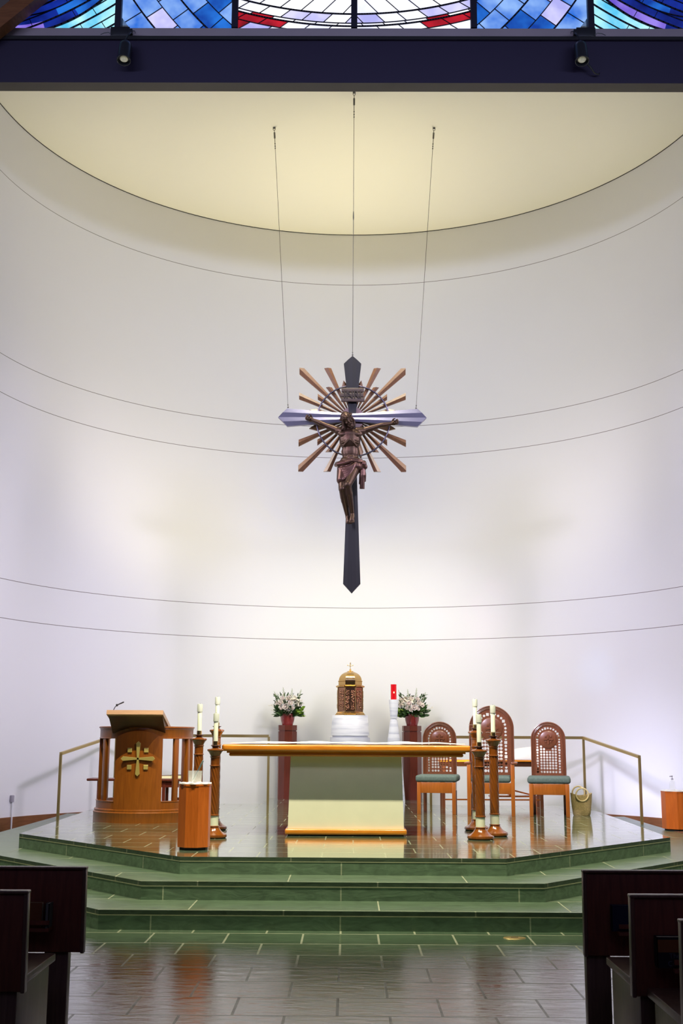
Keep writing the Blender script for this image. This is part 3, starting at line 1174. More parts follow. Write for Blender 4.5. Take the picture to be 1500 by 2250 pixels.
CS = [('short candlestick of turned walnut at the left end of the altar, foot in view', 'candle in the short candlestick at the left end of the altar', (-1.432, 12.93), 0.910, False),
      ('middle-height walnut candlestick half hidden between pulpit and clear bucket', 'candle in the middle-height candlestick beside the pulpit', (-1.672, 13.42), 1.022, False),
      ('tallest walnut candlestick behind the short one at the left end of the altar', 'candle in the tallest candlestick left of the altar', (-1.545, 14.05), 1.122, False),
      ('short candlestick of turned walnut at the right end of the altar, foot in front', 'candle in the short candlestick at the right end of the altar', (1.405, 12.95), 0.914, False),
      ('middle-height walnut candlestick in front of the armchair, right of the others', 'candle in front of the armchair back, in the middle-height candlestick', (1.612, 13.40), 1.026, True),
      ('tallest walnut candlestick hidden behind the short one at the altar right end', 'candle in the tallest candlestick right of the altar, tip above the armchair', (1.498, 14.20), 1.118, True)]
for la, lb, (x, y), hr, drip in CS:
    make_candlestick('candlestick', la, (x, y, PZ), hr, drip, 'six candlesticks by the altar')
    make_candle(lb, (x, y, PZ + hr + 0.0965), 0.296, 'six altar candles')


# ---------------------------------------------------------------- chairs
def back_plate(w, z0, z1, med_z, med_r, nlat):
    """arched back with pierced lattice, as a filled curve"""
    cu = bpy.data.curves.new('back_curve', 'CURVE')
    cu.dimensions = '2D'
    cu.fill_mode = 'BOTH'
    cu.extrude = 0.014
    R = w / 2
    zc = z1 - R

    def poly(pts):
        s = cu.splines.new('POLY')
        s.points.add(len(pts) - 1)
        for p, q in zip(s.points, pts):
            p.co = (q[0], q[1], 0, 1)
        s.use_cyclic_u = True
    poly([(-R, z0), (R, z0)] + [(R * cos(a), zc + R * sin(a)) for a in [pi * i / 40 for i in range(41)]])

    def hole(x, z, r, kind):
        if kind == 'o':
            poly([(x + r * cos(2 * pi * i / 8), z + r * sin(2 * pi * i / 8)) for i in range(8)])
        else:
            poly([(x - r, z - r), (x + r, z - r), (x + r, z + r), (x - r, z + r)])
    rr = R - w * 0.185
    sp = w * 0.078
    hr = w * 0.029
    n = int(pi * rr / sp)
    for i in range(n + 1):
        a = pi * i / n
        hole(rr * cos(a), zc + rr * sin(a), hr * (1.1 if i % 5 == 2 else 1), 's' if i % 5 == 2 else 'o')
    z = zc - sp
    k = 0
    while z > z0 + 0.075:
        for s in (-1, 1):
            hole(s * rr, z, hr * (1.1 if k % 4 == 3 else 1), 's' if k % 4 == 3 else 'o')
        z -= sp
        k += 1
    zb = z + sp
    m = nlat
    dx = 2 * (rr - sp * 1.35) / (m - 1)
    row = 0
    z = zb
    while z < med_z:
        for i in range(m):
            x = -(rr - sp * 1.35) + dx * i
            if (x ** 2 + (z - med_z) ** 2) > (med_r + hr) ** 2:
                hole(x, z, hr * 1.15, 'o')
        z += sp * (1.3 if row == 0 else 1.0)
        row += 1
    return cu


def make_chair(name, label, w, d, seat_z, apr0, apr1, back_w, back_z, arms, nlat):
    t = thing(name, label, 'chair')
    yf, yb = -d / 2, d / 2
    lg = 0.052
    for sx in (-1, 1):
        bm = bmesh.new()
        add_box(bm, (sx * (w / 2 - lg / 2), yf + lg / 2, apr1 / 2 if not arms else 0.35), (lg, lg, apr1 if not arms else 0.70), 0.004)
        obj('leg', bm, M['chair'], t)
        bm = bmesh.new()
        add_box(bm, (sx * (back_w / 2 - 0.028), yb - lg / 2, seat_z / 2), (0.05, lg, seat_z), 0.004)
        obj('leg', bm, M['chair_back'], t)
        bm = bmesh.new()
        add_box(bm, (sx * (w / 2 - lg / 2 - 0.012), 0.0, (apr0 + apr1) / 2 + 0.01), (0.022, d - 2 * lg, apr1 - apr0 - 0.02))
        obj('side_rail', bm, M['chair'], t, smooth=False)
    bm = bmesh.new()
    add_box(bm, (0, yf + 0.024, (apr0 + apr1) / 2), (w - 2 * lg + 0.002, 0.024, apr1 - apr0), 0.003)
    obj('apron', bm, M['chair'], t)
    bm = bmesh.new()
    cw = w + 0.045 if not arms else w - 2 * lg - 0.004
    add_box(bm, (0, -0.015, (apr1 + seat_z) / 2 + 0.002), (cw, d - 0.02, seat_z - apr1), 0.036, seg=5)
    obj('cushion', bm, M['cushion'], t, angle=70)
    # back
    med_r = back_w * 0.252
    med_z = back_z - back_w * 0.515
    cu = back_plate(back_w, seat_z - 0.05, back_z, med_z, med_r, nlat)
    bk_ = curve_to_obj(cu, 'back_panel', M['chair_back'], t)
    bmx = Matrix.Translation((0, yb - 0.025, 0)) @ Matrix.Rotation(pi / 2, 4, 'X')
    bk_.matrix_local = bmx
    bpi = bmx.inverted()
    bm = bmesh.new()
    R = back_w / 2
    zc = back_z - R
    for rr, th in ((R - 0.010, 0.010), (R - 0.030, 0.007), (R - 0.045, 0.006)):
        pts = [(-rr, yb - 0.043, seat_z)] + [(rr * cos(a), yb - 0.043, zc + rr * sin(a)) for a in [pi - pi * i / 40 for i in range(41)]] + [(rr, yb - 0.043, seat_z)]
        add_tube(bm, pts, th, 8)
    obj('back_moulding', bm, M['chair_back'], bk_).matrix_parent_inverse = bpi
    bm = bmesh.new()
    add_lathe(bm, [(0, -0.01), (med_r, -0.01), (med_r, 0.006), (med_r - 0.012, 0.014), (0, 0.012)], 40,
              mtx=Matrix.Translation((0, yb - 0.038, med_z)) @ Matrix.Rotation(pi / 2, 4, 'X'))
    md = obj('medallion', bm, M['chair_back'], bk_)
    md.matrix_parent_inverse = bpi
    bm = bmesh.new()
    s = med_r / 0.115
    kite_cross(bm, 0.068 * s, 0.006 * s, 0.015 * s, 0.012 * s, 0.016, Matrix.Translation((0, yb - 0.046, med_z + 0.005)))
    for sx in (-1, 1):
        for sz in (-1, 1):
            add_box(bm, (sx * 0.034 * s, yb - 0.053, med_z + 0.005 + sz * 0.034 * s), (0.022 * s, 0.012, 0.022 * s), 0.003)
    ce = obj('carved_cross', bm, M['chair_back'], bk_, smooth=False)
    ce.matrix_parent_inverse = bpi
    if arms:
        for sx in (-1, 1):
            bm = bmesh.new()
            add_box(bm, (sx * (w / 2 - 0.004), -0.02, 0.712), (0.082, d - 0.02, 0.028), 0.008)
            obj('armrest', bm, M['chair_back'], t)
    return t


side = make_chair('side_chair', 'left side chair with green seat and pierced arched back, behind the altar end', 0.545, 0.66, 0.535, 0.292, 0.440, 0.492, 1.292, False, 6)
side.location = (1.288, 17.36, PZ)
side.rotation_euler = (0, 0, -0.16)
side['group'] = 'pair of side chairs'
dup(side, (2.815, 16.98, PZ), -0.17, 'right side chair with pierced arched back, standing beside the straw basket')
ac = make_chair('armchair', 'tall presider armchair with arms and pierced arched back behind the candlesticks', 0.655, 0.68, 0.535, 0.297, 0.447, 0.645, 1.520, True, 7)
ac.location = (2.02, 17.08, PZ)
ac.rotation_euler = (0, 0, -0.15)


# ---------------------------------------------------------------- straw basket
bs = thing('straw_basket', 'woven straw tote with round handles on the floor beside the right side chair', 'basket', (3.262, 17.0, PZ), 0.1)
bm = bmesh.new()
pr = [(0, 0.0), (0.82, 0.0), (0.90, 0.02), (0.97, 0.10), (1.03, 0.18), (1.08, 0.24), (1.10, 0.285), (1.07, 0.287), (1.0, 0.18), (0.86, 0.02), (0, 0.012)]
V = add_lathe(bm, pr, 60, fn=lambda r, a, z: r * (1 + 0.012 * sin(22 * a + 90 * z)))
for v in V:
    x, y = v.co.x, v.co.y
    sag = 0.03 * (x * x) * (1 if v.co.z > 0.2 else 0)
    v.co = Vector((x * 0.138, y * 0.085, v.co.z + sag - (0.012 if v.co.z > 0.2 else 0)))
obj('basket_body', bm, M['straw'], bs)
for y, dz in ((-0.088, 0.0), (0.085, 0.02)):
    bm = bmesh.new()
    pts = [(0.088 * cos(2 * pi * i / 32) - 0.012, y, 0.287 + dz + 0.088 * sin(2 * pi * i / 32)) for i in range(32)]
    add_tube(bm, pts, 0.0105, 10, closed=True)
    obj('handle', bm, M['straw_handle'], bs)

# ---------------------------------------------------------------- flower pillars and flowers
pil = thing('flower_pillar', 'dark red octagonal pillar left of the tabernacle, holding a bowl of flowers', 'pedestal', (-1.076, 21.08, PZ), 0.16, 'pair of flower pillars')
bm = bmesh.new()
ph = pi / 8
add_prism(bm, ngon(8, 0.172, ph), 0, 1.155)
obj('shaft', bm, M['pillar'], pil, smooth=False)
bm = bmesh.new()
add_prism(bm, ngon(8, 0.158, ph), 1.15, 1.175)
obj('neck', bm, M['pillar'], pil, smooth=False)
bm = bmesh.new()
add_prism(bm, ngon(8, 0.172, ph), 1.172, 1.262)
obj('cap', bm, M['pillar'], pil, smooth=False)
dup(pil, (1.107, 21.08, PZ), 0.16, 'dark red octagonal pillar right of the white candle stand, holding a bowl of flowers')


def leaf_blade(bm, base, tip, w, bend, rr):
    base, tip = Vector(base), Vector(tip)
    d = tip - base
    s = d.cross(Vector((rr.uniform(-1, 1), rr.uniform(-1, 1), rr.uniform(-0.3, 1)))).normalized()
    up = s.cross(d).normalized() * bend
    prev = None
    for i in range(6):
        t = i / 5
        c = base + d * t + up * sin(pi * t)
        ww = w * sin(pi * min(1, 0.08 + 0.92 * t)) ** 0.8 if i < 5 else 0.0008
        a, b, m_ = bm.verts.new(c - s * ww), bm.verts.new(c + s * ww), bm.verts.new(c + up * 0.15)
        if prev:
            bm.faces.new((prev[0], prev[2], m_, a))
            bm.faces.new((prev[2], prev[1], b, m_))
        prev = (a, b, m_)


def rose(bm, c, r, axis, rr):
    rot = Vector((0, 0, 1)).rotation_difference(Vector(axis).normalized()).to_matrix().to_4x4()
    mt = Matrix.Translation(c) @ rot
    add_ball(bm, Vector(c) + Vector(axis).normalized() * r * 0.22, r * 0.36, 10)
    for layer, (n_, rad, h, op) in enumerate(((3, 0.20, 0.76, -0.5), (4, 0.42, 0.70, -0.2), (5, 0.68, 0.60, 0.05), (6, 0.95, 0.42, 0.35))):
        for k in range(n_):
            a = 2 * pi * k / n_ + layer * 0.7 + rr.uniform(-0.1, 0.1)
            g = []
            for i in range(4):
                row = []
                for j in range(5):
                    u = (j / 4 - 0.5) * 2
                    t = i / 3
                    ang = a + u * (pi / n_) * 1.25 * (0.55 + 0.45 * sin(pi * (0.2 + 0.6 * t)))
                    q = r * rad * (0.35 + 0.65 * sin(pi / 2 * t) + op * 0.35 * t * t)
                    zz = r * (-0.45 + (h + 0.45) * t - 0.12 * u * u * t)
                    row.append(bm.verts.new(mt @ Vector((q * cos(ang), q * sin(ang), zz))))
                g.append(row)
            for i in range(3):
                for j in range(4):
                    bm.faces.new((g[i][j], g[i][j + 1], g[i + 1][j + 1], g[i + 1][j]))


def arrangement(label, loc, seed, mirror):
    rr = random.Random(seed)
    t = thing('flower_arrangement', label, 'flowers', loc, 0, 'pair of flower arrangements')
    S = -1 if mirror else 1
    bm = bmesh.new()
    add_lathe(bm, [(0, 0), (0.094, 0), (0.104, 0.03), (0.120, 0.09), (0.129, 0.15), (0.133, 0.183), (0.137, 0.188), (0.135, 0.193), (0.124, 0.190), (0.118, 0.15), (0, 0.14)], 40)
    obj('bowl', bm, M['pot'], t)
    bm = bmesh.new()                               # broad dark leaves low down
    for i in range(150):
        a = rr.uniform(0, 2 * pi)
        el = rr.uniform(-0.15, 0.9)
        L = rr.uniform(0.14, 0.30) * (1.12 if el < 0.3 else 0.85)
        d = Vector((cos(a) * cos(el), sin(a) * cos(el) * 0.75, sin(el)))
        b0 = Vector((0.05 * cos(a), 0.05 * sin(a), 0.18)) + d * rr.uniform(0.02, 0.16)
        leaf_blade(bm, b0, b0 + d * rr.uniform(0.07, 0.13) * 1.2, rr.uniform(0.016, 0.034), rr.uniform(0.0, 0.02), rr)
    for i in range(110):                           # finer leaves among the flowers
        x, z = rr.uniform(-0.22, 0.22), rr.uniform(0.26, 0.52)
        b0 = Vector((x, rr.uniform(-0.10, 0.05), z))
        d = Vector((x * 2.5 + rr.uniform(-0.4, 0.4), rr.uniform(-0.8, 0.1), rr.uniform(0.1, 1.0))).normalized()
        leaf_blade(bm, b0, b0 + d * rr.uniform(0.05, 0.09), rr.uniform(0.008, 0.015), 0.008, rr)
    o = obj('foliage', bm, M['leaf'], t)
    o['kind'] = 'stuff'
    bm = bmesh.new()                               # lime sprigs on one side
    for i in range(34):
        a = rr.uniform(-0.7, 0.5) if not mirror else pi + rr.uniform(-0.6, 0.5)
        el = rr.uniform(-0.2, 0.35)
        d = Vector((cos(a) * cos(el), sin(a) * cos(el) * 0.6, sin(el)))
        b0 = Vector((0, -0.03, 0.21)) + d * rr.uniform(0.12, 0.26)
        leaf_blade(bm, b0, b0 + d * rr.uniform(0.05, 0.09), rr.uniform(0.016, 0.028), 0.01, rr)
    o = obj('lime_leaves', bm, M['leaf2'], t)
    o['kind'] = 'stuff'
    R_ = [(-0.03, -0.19, 0.31, 0.060), (0.055, -0.17, 0.375, 0.056), (-0.115, -0.14, 0.385, 0.055), (-0.17, -0.09, 0.36, 0.05), (0.03, -0.18, 0.27, 0.036),
          (0.02, -0.10, 0.455, 0.055), (0.19, -0.08, 0.36, 0.05), (-0.09, -0.08, 0.46, 0.046), (0.12, -0.09, 0.44, 0.048), (-0.10, -0.19, 0.285, 0.034), (0.10, -0.17, 0.30, 0.036)]
    for x, y, z, r in R_:
        bm = bmesh.new()
        rose(bm, (S * x, y, z), r * 0.86, (S * x * 2, -0.6, z - 0.12), rr)
        obj('rose', bm, M['rose'], t, angle=80)
    for x, z in ((-0.13, 0.36), (0.03, 0.44), (0.15, 0.47), (0.20, 0.39)):
        bm = bmesh.new()
        c = Vector((S * x, -0.12, z))
        for k in range(6):
            a = 2 * pi * k / 6 + 0.3
            leaf_blade(bm, c, c + Vector((0.075 * cos(a), -0.035, 0.075 * sin(a))), 0.017, 0.006, rr)
        add_tube(bm, [c, c + Vector((0.005, -0.05, 0.01))], 0.003, 6)
        obj('lily', bm, M['lily'], t)
    for x, z in ((-0.24, 0.58), (-0.085, 0.655), (0.075, 0.635), (0.235, 0.62)):
        bm = bmesh.new()
        a0, a1 = Vector((S * x * 0.55, 0.02, 0.30)), Vector((S * x, 0.0, z))
        add_tube(bm, [a0, a1], [0.004, 0.002], 6)
        for k in range(26):
            q = k / 25
            p = a0.lerp(a1, 0.25 + 0.75 * q)
            ang = k * 2.4
            rad = 0.026 * (1 - 0.82 * q) + 0.003
            add_ball(bm, p + Vector((rad * cos(ang), rad * sin(ang), 0)), (0.012 * (1.15 - q), 0.012 * (1.15 - q), 0.011), 6)
        obj('flower_spike', bm, M['spike'], t)
    bm = bmesh.new()                               # thin airy sprays
    for i in range(46):
        a = rr.uniform(0, 2 * pi)
        el = rr.uniform(0.05, 1.25)
        L = rr.uniform(0.28, 0.40)
        d = Vector((cos(a) * cos(el) * 1.0, sin(a) * cos(el) * 0.5, sin(el)))
        p0, p1 = Vector((0, 0, 0.2)), Vector((0, 0, 0.2)) + d * L
        add_tube(bm, [p0, p0.lerp(p1, 0.5) + Vector((0, 0, 0.015)), p1], 0.0018, 5)
        for k in range(6):
            q = p0.lerp(p1, 0.6 + 0.4 * k / 5) + Vector((rr.uniform(-1, 1), rr.uniform(-1, 1), rr.uniform(-1, 1))) * 0.02
            add_ball(bm, q, rr.uniform(0.004, 0.009), 5)
    o = obj('airy_sprays', bm, M['lily'], t)
    o['kind'] = 'stuff'
    return t


arrangement('white roses and lime leaves in a red bowl on the pillar left of the tabernacle', (-1.076, 21.05, PZ + 1.2625), 5, False)
arrangement('white roses in a red bowl on the pillar beside the red candle', (1.112, 21.05, PZ + 1.2625), 9, True)

# ---------------------------------------------------------------- tabernacle on its marble drum
dr = thing('marble_pedestal', 'round white veined marble pedestal under the brass tabernacle', 'pedestal', (0.024, 20.88, PZ))
bm = bmesh.new()
add_lathe(bm, [(0, 0), (0.42, 0), (0.345, 1.055), (0, 1.055)], 56)
obj('lower_drum', bm, M['marble'], dr)
bm = bmesh.new()
add_lathe(bm, [(0, 1.05), (0.308, 1.05), (0.308, 1.085), (0.334, 1.088), (0.311, 1.428), (0.306, 1.434), (0, 1.434)], 56)
obj('upper_drum', bm, M['marble'], dr)

tb = thing('tabernacle', 'domed octagonal brass tabernacle with small cross, on the white marble pedestal', 'tabernacle', (0.024, 20.88, PZ + 1.4345), 0.0)
p8 = pi / 8
K = 1 / cos(p8)


def oct_lathe(bm, prof):
    rings = []
    for r, z in prof:
        rings.append([bm.verts.new((r * K * cos(2 * pi * i / 8 + p8), r * K * sin(2 * pi * i / 8 + p8), z)) for i in range(8)])
    for a, b in zip(rings, rings[1:]):
        for i in range(8):
            bm.faces.new((a[i], a[(i + 1) % 8], b[(i + 1) % 8], b[i]))
    bm.faces.new(rings[0][::-1])
    bm.faces.new(rings[-1])


bm = bmesh.new()
oct_lathe(bm, [(0.262, 0), (0.262, 0.012), (0.245, 0.022), (0.245, 0.034), (0.228, 0.048), (0.224, 0.060)])
obj('base', bm, M['tab_brass'], tb, smooth=False)
bm = bmesh.new()
oct_lathe(bm, [(0.214, 0.058), (0.214, 0.475)])
obj('body', bm, M['tab_bronze'], tb, smooth=False)
bm = bmesh.new()
oct_lathe(bm, [(0.216, 0.474), (0.236, 0.480), (0.250, 0.488), (0.250, 0.500), (0.226, 0.512), (0.216, 0.518)])
obj('cornice', bm, M['tab_brass'], tb, smooth=False)
bm = bmesh.new()
oct_lathe(bm, [(0.205, 0.515), (0.205, 0.578), (0.214, 0.584), (0.214, 0.592)])
obj('drum', bm, M['tab_brass'], tb, smooth=False)
bm = bmesh.new()
oct_lathe(bm, [(0.200 * cos(t), 0.592 + 0.168 * sin(t)) for t in [radians(76) * i / 10 for i in range(11)]])
obj('dome', bm, M['tab_brass'], tb, angle=30)
bm = bmesh.new()
add_lathe(bm, [(0, 0.752), (0.052, 0.752), (0.056, 0.758), (0.050, 0.766), (0.022, 0.772), (0.014, 0.784), (0.020, 0.792), (0.014, 0.800), (0, 0.802)], 20)
add_tube(bm, [(0, 0, 0.79), (0, 0, 0.905)], 0.006, 8)
add_tube(bm, [(-0.042, 0, 0.868), (0.042, 0, 0.868)], 0.006, 8)
for p in ((0, 0, 0.908), (-0.045, 0, 0.868), (0.045, 0, 0.868)):
    add_ball(bm, p, 0.010, 8)
for k in range(4):
    a = pi / 4 + k * pi / 2
    add_ball(bm, (0.018 * cos(a), 0, 0.868 + 0.018 * sin(a)), 0.007, 6)
obj('finial_cross', bm, M['brass'], tb)
rr = random.Random(4)
for k in range(8):
    a = 2 * pi * k / 8 - pi / 2
    if sin(a) > 0.5:
        continue
    front = k == 0
    xs = (-0.047, 0.047) if front else (0.0,)
    w = 0.080 if front else 0.118
    for x in xs:
        bm = bmesh.new()
        mt = Matrix.Rotation(a + pi / 2, 4, 'Z') @ Matrix.Translation((x, -0.214, 0))
        zt = 0.44
        pts = [(-w / 2, 0.085), (w / 2, 0.085)] + [(w / 2 * cos(q), zt - 0.02 + 0.025 * sin(q)) for q in [pi * i / 10 for i in range(11)]]
        add_prism(bm, pts, 0.0, 0.006, mt @ Matrix.Rotation(pi / 2, 4, 'X'))
        for i in range(70):                        # raised figures and grapes
            px, pz = rr.uniform(-w / 2 + 0.01, w / 2 - 0.01), rr.uniform(0.095, zt - 0.012)
            s = rr.uniform(0.006, 0.013)
            c = mt @ Vector((px, -0.006, pz))
            add_ball(bm, c, (s, s, s * rr.uniform(0.8, 1.6)), 7)
        obj('door' if front else 'relief_panel', bm, M['tab_bronze'], tb, angle=50)
for k in range(8):
    a = 2 * pi * k / 8 + p8
    if sin(a) > 0.8:
        continue
    bm = bmesh.new()
    q = (0.214 * K * cos(a) * 0.995, 0.214 * K * sin(a) * 0.995)
    add_tube(bm, [(q[0], q[1], 0.06), (q[0], q[1], 0.474)], 0.010, 10)
    obj('corner_column', bm, M['tab_brass'], tb)

# ---------------------------------------------------------------- sanctuary candle
cs = thing('candle_stand', 'slender white marble stand right of the tabernacle, carrying the red candle', 'candle stand', (0.78, 20.72, PZ))
bm = bmesh.new()
add_lathe(bm, [(0, 0), (0.19, 0), (0.19, 0.02), (0.118, 0.93), (0.064, 1.355), (0, 1.355)], 40)
obj('column', bm, M['marble'], cs)
bm = bmesh.new()
add_lathe(bm, [(0, 1.352), (0.048, 1.352), (0.048, 1.380), (0.060, 1.384), (0.087, 1.690), (0.085, 1.704), (0, 1.704)], 40)
obj('cup', bm, M['marble'], cs)
rc = thing('sanctuary_candle', 'tall red glass candle burning on the white marble stand', 'candle', (0.778, 20.72, PZ + 1.7045))
bm = bmesh.new()
add_lathe(bm, [(0, 0), (0.050, 0), (0.051, 0.262), (0.046, 0.262), (0.045, 0.01), (0, 0.01)], 32)
obj('glass_cylinder', bm, M['red_glass'], rc)
bm = bmesh.new()
add_lathe(bm, [(0, 0.105), (0.008, 0.112), (0.010, 0.120), (0.004, 0.138), (0, 0.145)], 12, c=(0.003, -0.047, 0))
obj('flame', bm, M['flame'], rc)

# ---------------------------------------------------------------- bench behind the pulpit, with books
bn = thing('bench', 'low brown wooden bench behind the pulpit', 'bench', (-3.03, 17.25, PZ))
bm = bmesh.new()
add_box(bm, (0, 0, 0.449), (1.34, 0.42, 0.034), 0.012)
obj('seat', bm, M['pillar'], bn)
bm = bmesh.new()
add_box(bm, (0.30, -0.15, 0.39), (0.66, 0.03, 0.085))
obj('apron', bm, M['pillar'], bn, smooth=False)
for x in (-0.5, 0.42):
    for y in (-0.15, 0.15):
        bm = bmesh.new()
        add_box(bm, (x, y, 0.217), (0.045, 0.045, 0.434))
        obj('leg', bm, M['pillar'], bn, smooth=False)


def book(label, loc, size, rotz, cover, name='book'):
    """lying or standing book: size = width, depth, height"""
    t = thing(name, label, 'book', loc, rotz)
    w, d, h = size
    bm = bmesh.new()
    k = min(size)
    e = 0.003
    if k == h:
        add_box(bm, (0, 0, h - e / 2), (w, d, e))
        add_box(bm, (0, 0, e / 2), (w, d, e))
        add_box(bm, (-w / 2 + e / 2, 0, h / 2), (e, d, h))
        pg = ((e, 0, h / 2), (w - 2 * e - 0.004, d - 0.008, h - 2 * e))
    elif k == d:
        add_box(bm, (0, -d / 2 + e / 2, h / 2), (w, e, h))
        add_box(bm, (0, d / 2 - e / 2, h / 2), (w, e, h))
        add_box(bm, (-w / 2 + e / 2, 0, h / 2), (e, d, h))
        pg = ((e, 0, h / 2), (w - 2 * e - 0.004, d - 2 * e, h - 0.006))
    else:
        add_box(bm, (-w / 2 + e / 2, 0, h / 2), (e, d, h))
        add_box(bm, (w / 2 - e / 2, 0, h / 2), (e, d, h))
        add_box(bm, (0, -d / 2 + e / 2, h / 2), (w, e, h))
        pg = ((0, e, h / 2), (w - 2 * e, d - 2 * e - 0.004, h - 0.006))
    obj('cover', bm, cover, t, smooth=False)
    bm = bmesh.new()
    add_box(bm, *pg)
    obj('pages', bm, M['pages'], t, smooth=False)
    return t


book('dark red book lying on the bench behind the pulpit', (-2.66, 17.22, PZ + 0.4665), (0.24, 0.18, 0.045), 0.2, M['pillar'])
book('black book lying at the right end of the bench behind the pulpit', (-2.44, 17.25, PZ + 0.4665), (0.16, 0.2, 0.05), -0.15, M['book_black'])

# ---------------------------------------------------------------- credence table behind the chairs
ct = thing('credence_table', 'long dark wooden side table behind the chairs, thin stretcher below', 'table', (2.22, 18.85, PZ))
bm = bmesh.new()
add_box(bm, (0, 0, 0.712), (1.66, 0.44, 0.026), 0.005)
obj('tabletop', bm, M['altar_wood'], ct)
bm = bmesh.new()
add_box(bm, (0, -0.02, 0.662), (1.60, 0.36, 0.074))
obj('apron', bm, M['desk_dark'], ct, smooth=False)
for x in (-0.755, 0.755):
    for y in (-0.17, 0.15):
        bm = bmesh.new()
        add_box(bm, (x, y, 0.315), (0.05, 0.05, 0.63))
        obj('leg', bm, M['chair_back'], ct, smooth=False)
bm = bmesh.new()
add_box(bm, (0, -0.17, 0.125), (1.46, 0.022, 0.022))
obj('stretcher', bm, M['chair'], ct, smooth=False)

# white cloth heaped on the table and falling over its front edge
bm = bmesh.new()
nx, ny = 30, 16
G = []
for i in range(nx + 1):
    u = i / nx
    row = []
    for j in range(ny + 1):
        v = j / ny
        x = 1.95 + 1.20 * u
        top = 0.03 + 0.20 * u ** 0.8 * (1 if u < 0.93 else (1 - u) / 0.07 * 0.6 + 0.4)
        if v < 0.35:                               # hanging front flap, a falling corner on the right
            drop = max(0.0, 0.24 - 2.2 * abs(u - 0.86)) * (0.35 - v) / 0.35
            p = (x + 0.03 * sin(6 * v), 18.585 - 0.02 * sin(14 * u), PZ + 0.742 - drop)
            if drop <= 0:
                p = (x, 18.62 + 0.02 * v, PZ + 0.742)
        else:
            q = (v - 0.35) / 0.65
            p = (x, 18.63 + 0.40 * q, PZ + 0.73 + top * (0.35 + 0.65 * sin(pi * min(1, q * 1.3) / 2)) + 0.01 * sin(20 * u + 8 * q))
        row.append(bm.verts.new(p))
    G.append(row)
for i in range(nx):
    for j in range(ny):
        bm.faces.new((G[i][j], G[i + 1][j], G[i + 1][j + 1], G[i][j + 1]))
bmesh.ops.solidify(bm, geom=bm.faces[:], thickness=0.006)
o = obj('white_cloth', bm, M['linen'], angle=60)
tag(o, 'bright white cloth draped over the right end of the table behind the chairs', 'cloth')

# orange wooden kneeler under the table
kn = thing('kneeler', 'low orange wooden kneeler with sloping board, under the table behind the chairs', 'kneeler', (2.62, 19.21, PZ))
bm = bmesh.new()
add_box(bm, (0, 0, 0.155), (0.78, 0.22, 0.022))
obj('knee_board', bm, M['stand'], kn, smooth=False)
bm = bmesh.new()
add_box(bm, (0.08, 0.0, 0.225), (0.40, 0.20, 0.022), mtx=Matrix.Translation((0.08, 0, 0.225)) @ Matrix.Rotation(0.24, 4, 'Y') @ Matrix.Translation((-0.08, 0, -0.225)))
obj('sloping_board', bm, M['stand'], kn, smooth=False)
bm = bmesh.new()
add_box(bm, (-0.07, 0, 0.22), (0.03, 0.18, 0.12))
obj('upright', bm, M['stand'], kn, smooth=False)
for x in (-0.33, 0.33):
    bm = bmesh.new()
    add_box(bm, (x, 0, 0.072), (0.06, 0.2, 0.144))
    obj('foot', bm, M['stand'], kn, smooth=False)

# pump bottle on the red-orange stand
pb = thing('pump_bottle', 'clear pump bottle on the red-orange stand by the right wall', 'bottle', (4.385, 16.40, 0.30 + 0.529))
bm = bmesh.new()
add_lathe(bm, [(0, 0), (0.036, 0), (0.038, 0.01), (0.038, 0.10), (0.030, 0.122), (0.014, 0.13), (0.014, 0.14), (0, 0.14)], 28)
obj('bottle_body', bm, M['glass'], pb)
bm = bmesh.new()
add_lathe(bm, [(0, 0.138), (0.016, 0.138), (0.016, 0.152), (0.005, 0.155), (0.005, 0.18), (0, 0.18)], 18)
add_tube(bm, [(0.008, 0, 0.184), (-0.036, 0, 0.180)], [0.008, 0.005], 8)
obj('pump_head', bm, M['grey_plastic'], pb)


# ---------------------------------------------------------------- brass railings along the ramps
def railing(label, s, cx):
    t = thing('handrail', label, 'handrail', (0, 0, 0), 0, 'pair of handrails')
    inner, bend, low = (cx + s * 1.29, 19.40), (cx + s * 3.76, 19.42), (cx + s * 4.20, 17.55)
    zt, zl, zf = 1.52, 1.25, 0.30

    def bar(bm, p, q, w, h):
        p, q = Vector(p), Vector(q)
        d = (q - p).normalized()
        u = Vector((0, 0, 1)) - d * d.z
        if u.length < 0.1:
            u = Vector((0, 1, 0))
        u.normalize()
        n_ = d.cross(u)
        A = [bm.verts.new(p + n_ * (w / 2 * a) + u * (h / 2 * b)) for a, b in ((-1, -1), (1, -1), (1, 1), (-1, 1))]
        B = [bm.verts.new(q + n_ * (w / 2 * a) + u * (h / 2 * b)) for a, b in ((-1, -1), (1, -1), (1, 1), (-1, 1))]
        for i in range(4):
            j = (i + 1) % 4
            bm.faces.new((A[i], A[j], B[j], B[i]))
        bm.faces.new(A[::-1])
        bm.faces.new(B)
    bm = bmesh.new()
    bar(bm, (*inner, zt), (*bend, zt), 0.045, 0.045)
    bar(bm, (*bend, zt), (*low, zl), 0.045, 0.04)
    obj('top_rail', bm, M['rail'], t, smooth=False)
    for (x, y), za, zb in ((inner, PZ, zt), (bend, 0.301, zt), (low, zf + 0.001, zl)):
        bm = bmesh.new()
        bar(bm, (x, y, za), (x, y, zb - 0.01), 0.036, 0.036)
        obj('post', bm, M['rail'], t, smooth=False)
    return t


railing('brass handrail with square posts on the left, behind the pulpit', -1, 0.0)
railing('brass handrail with square posts on the right, behind the chairs', 1, 0.03)

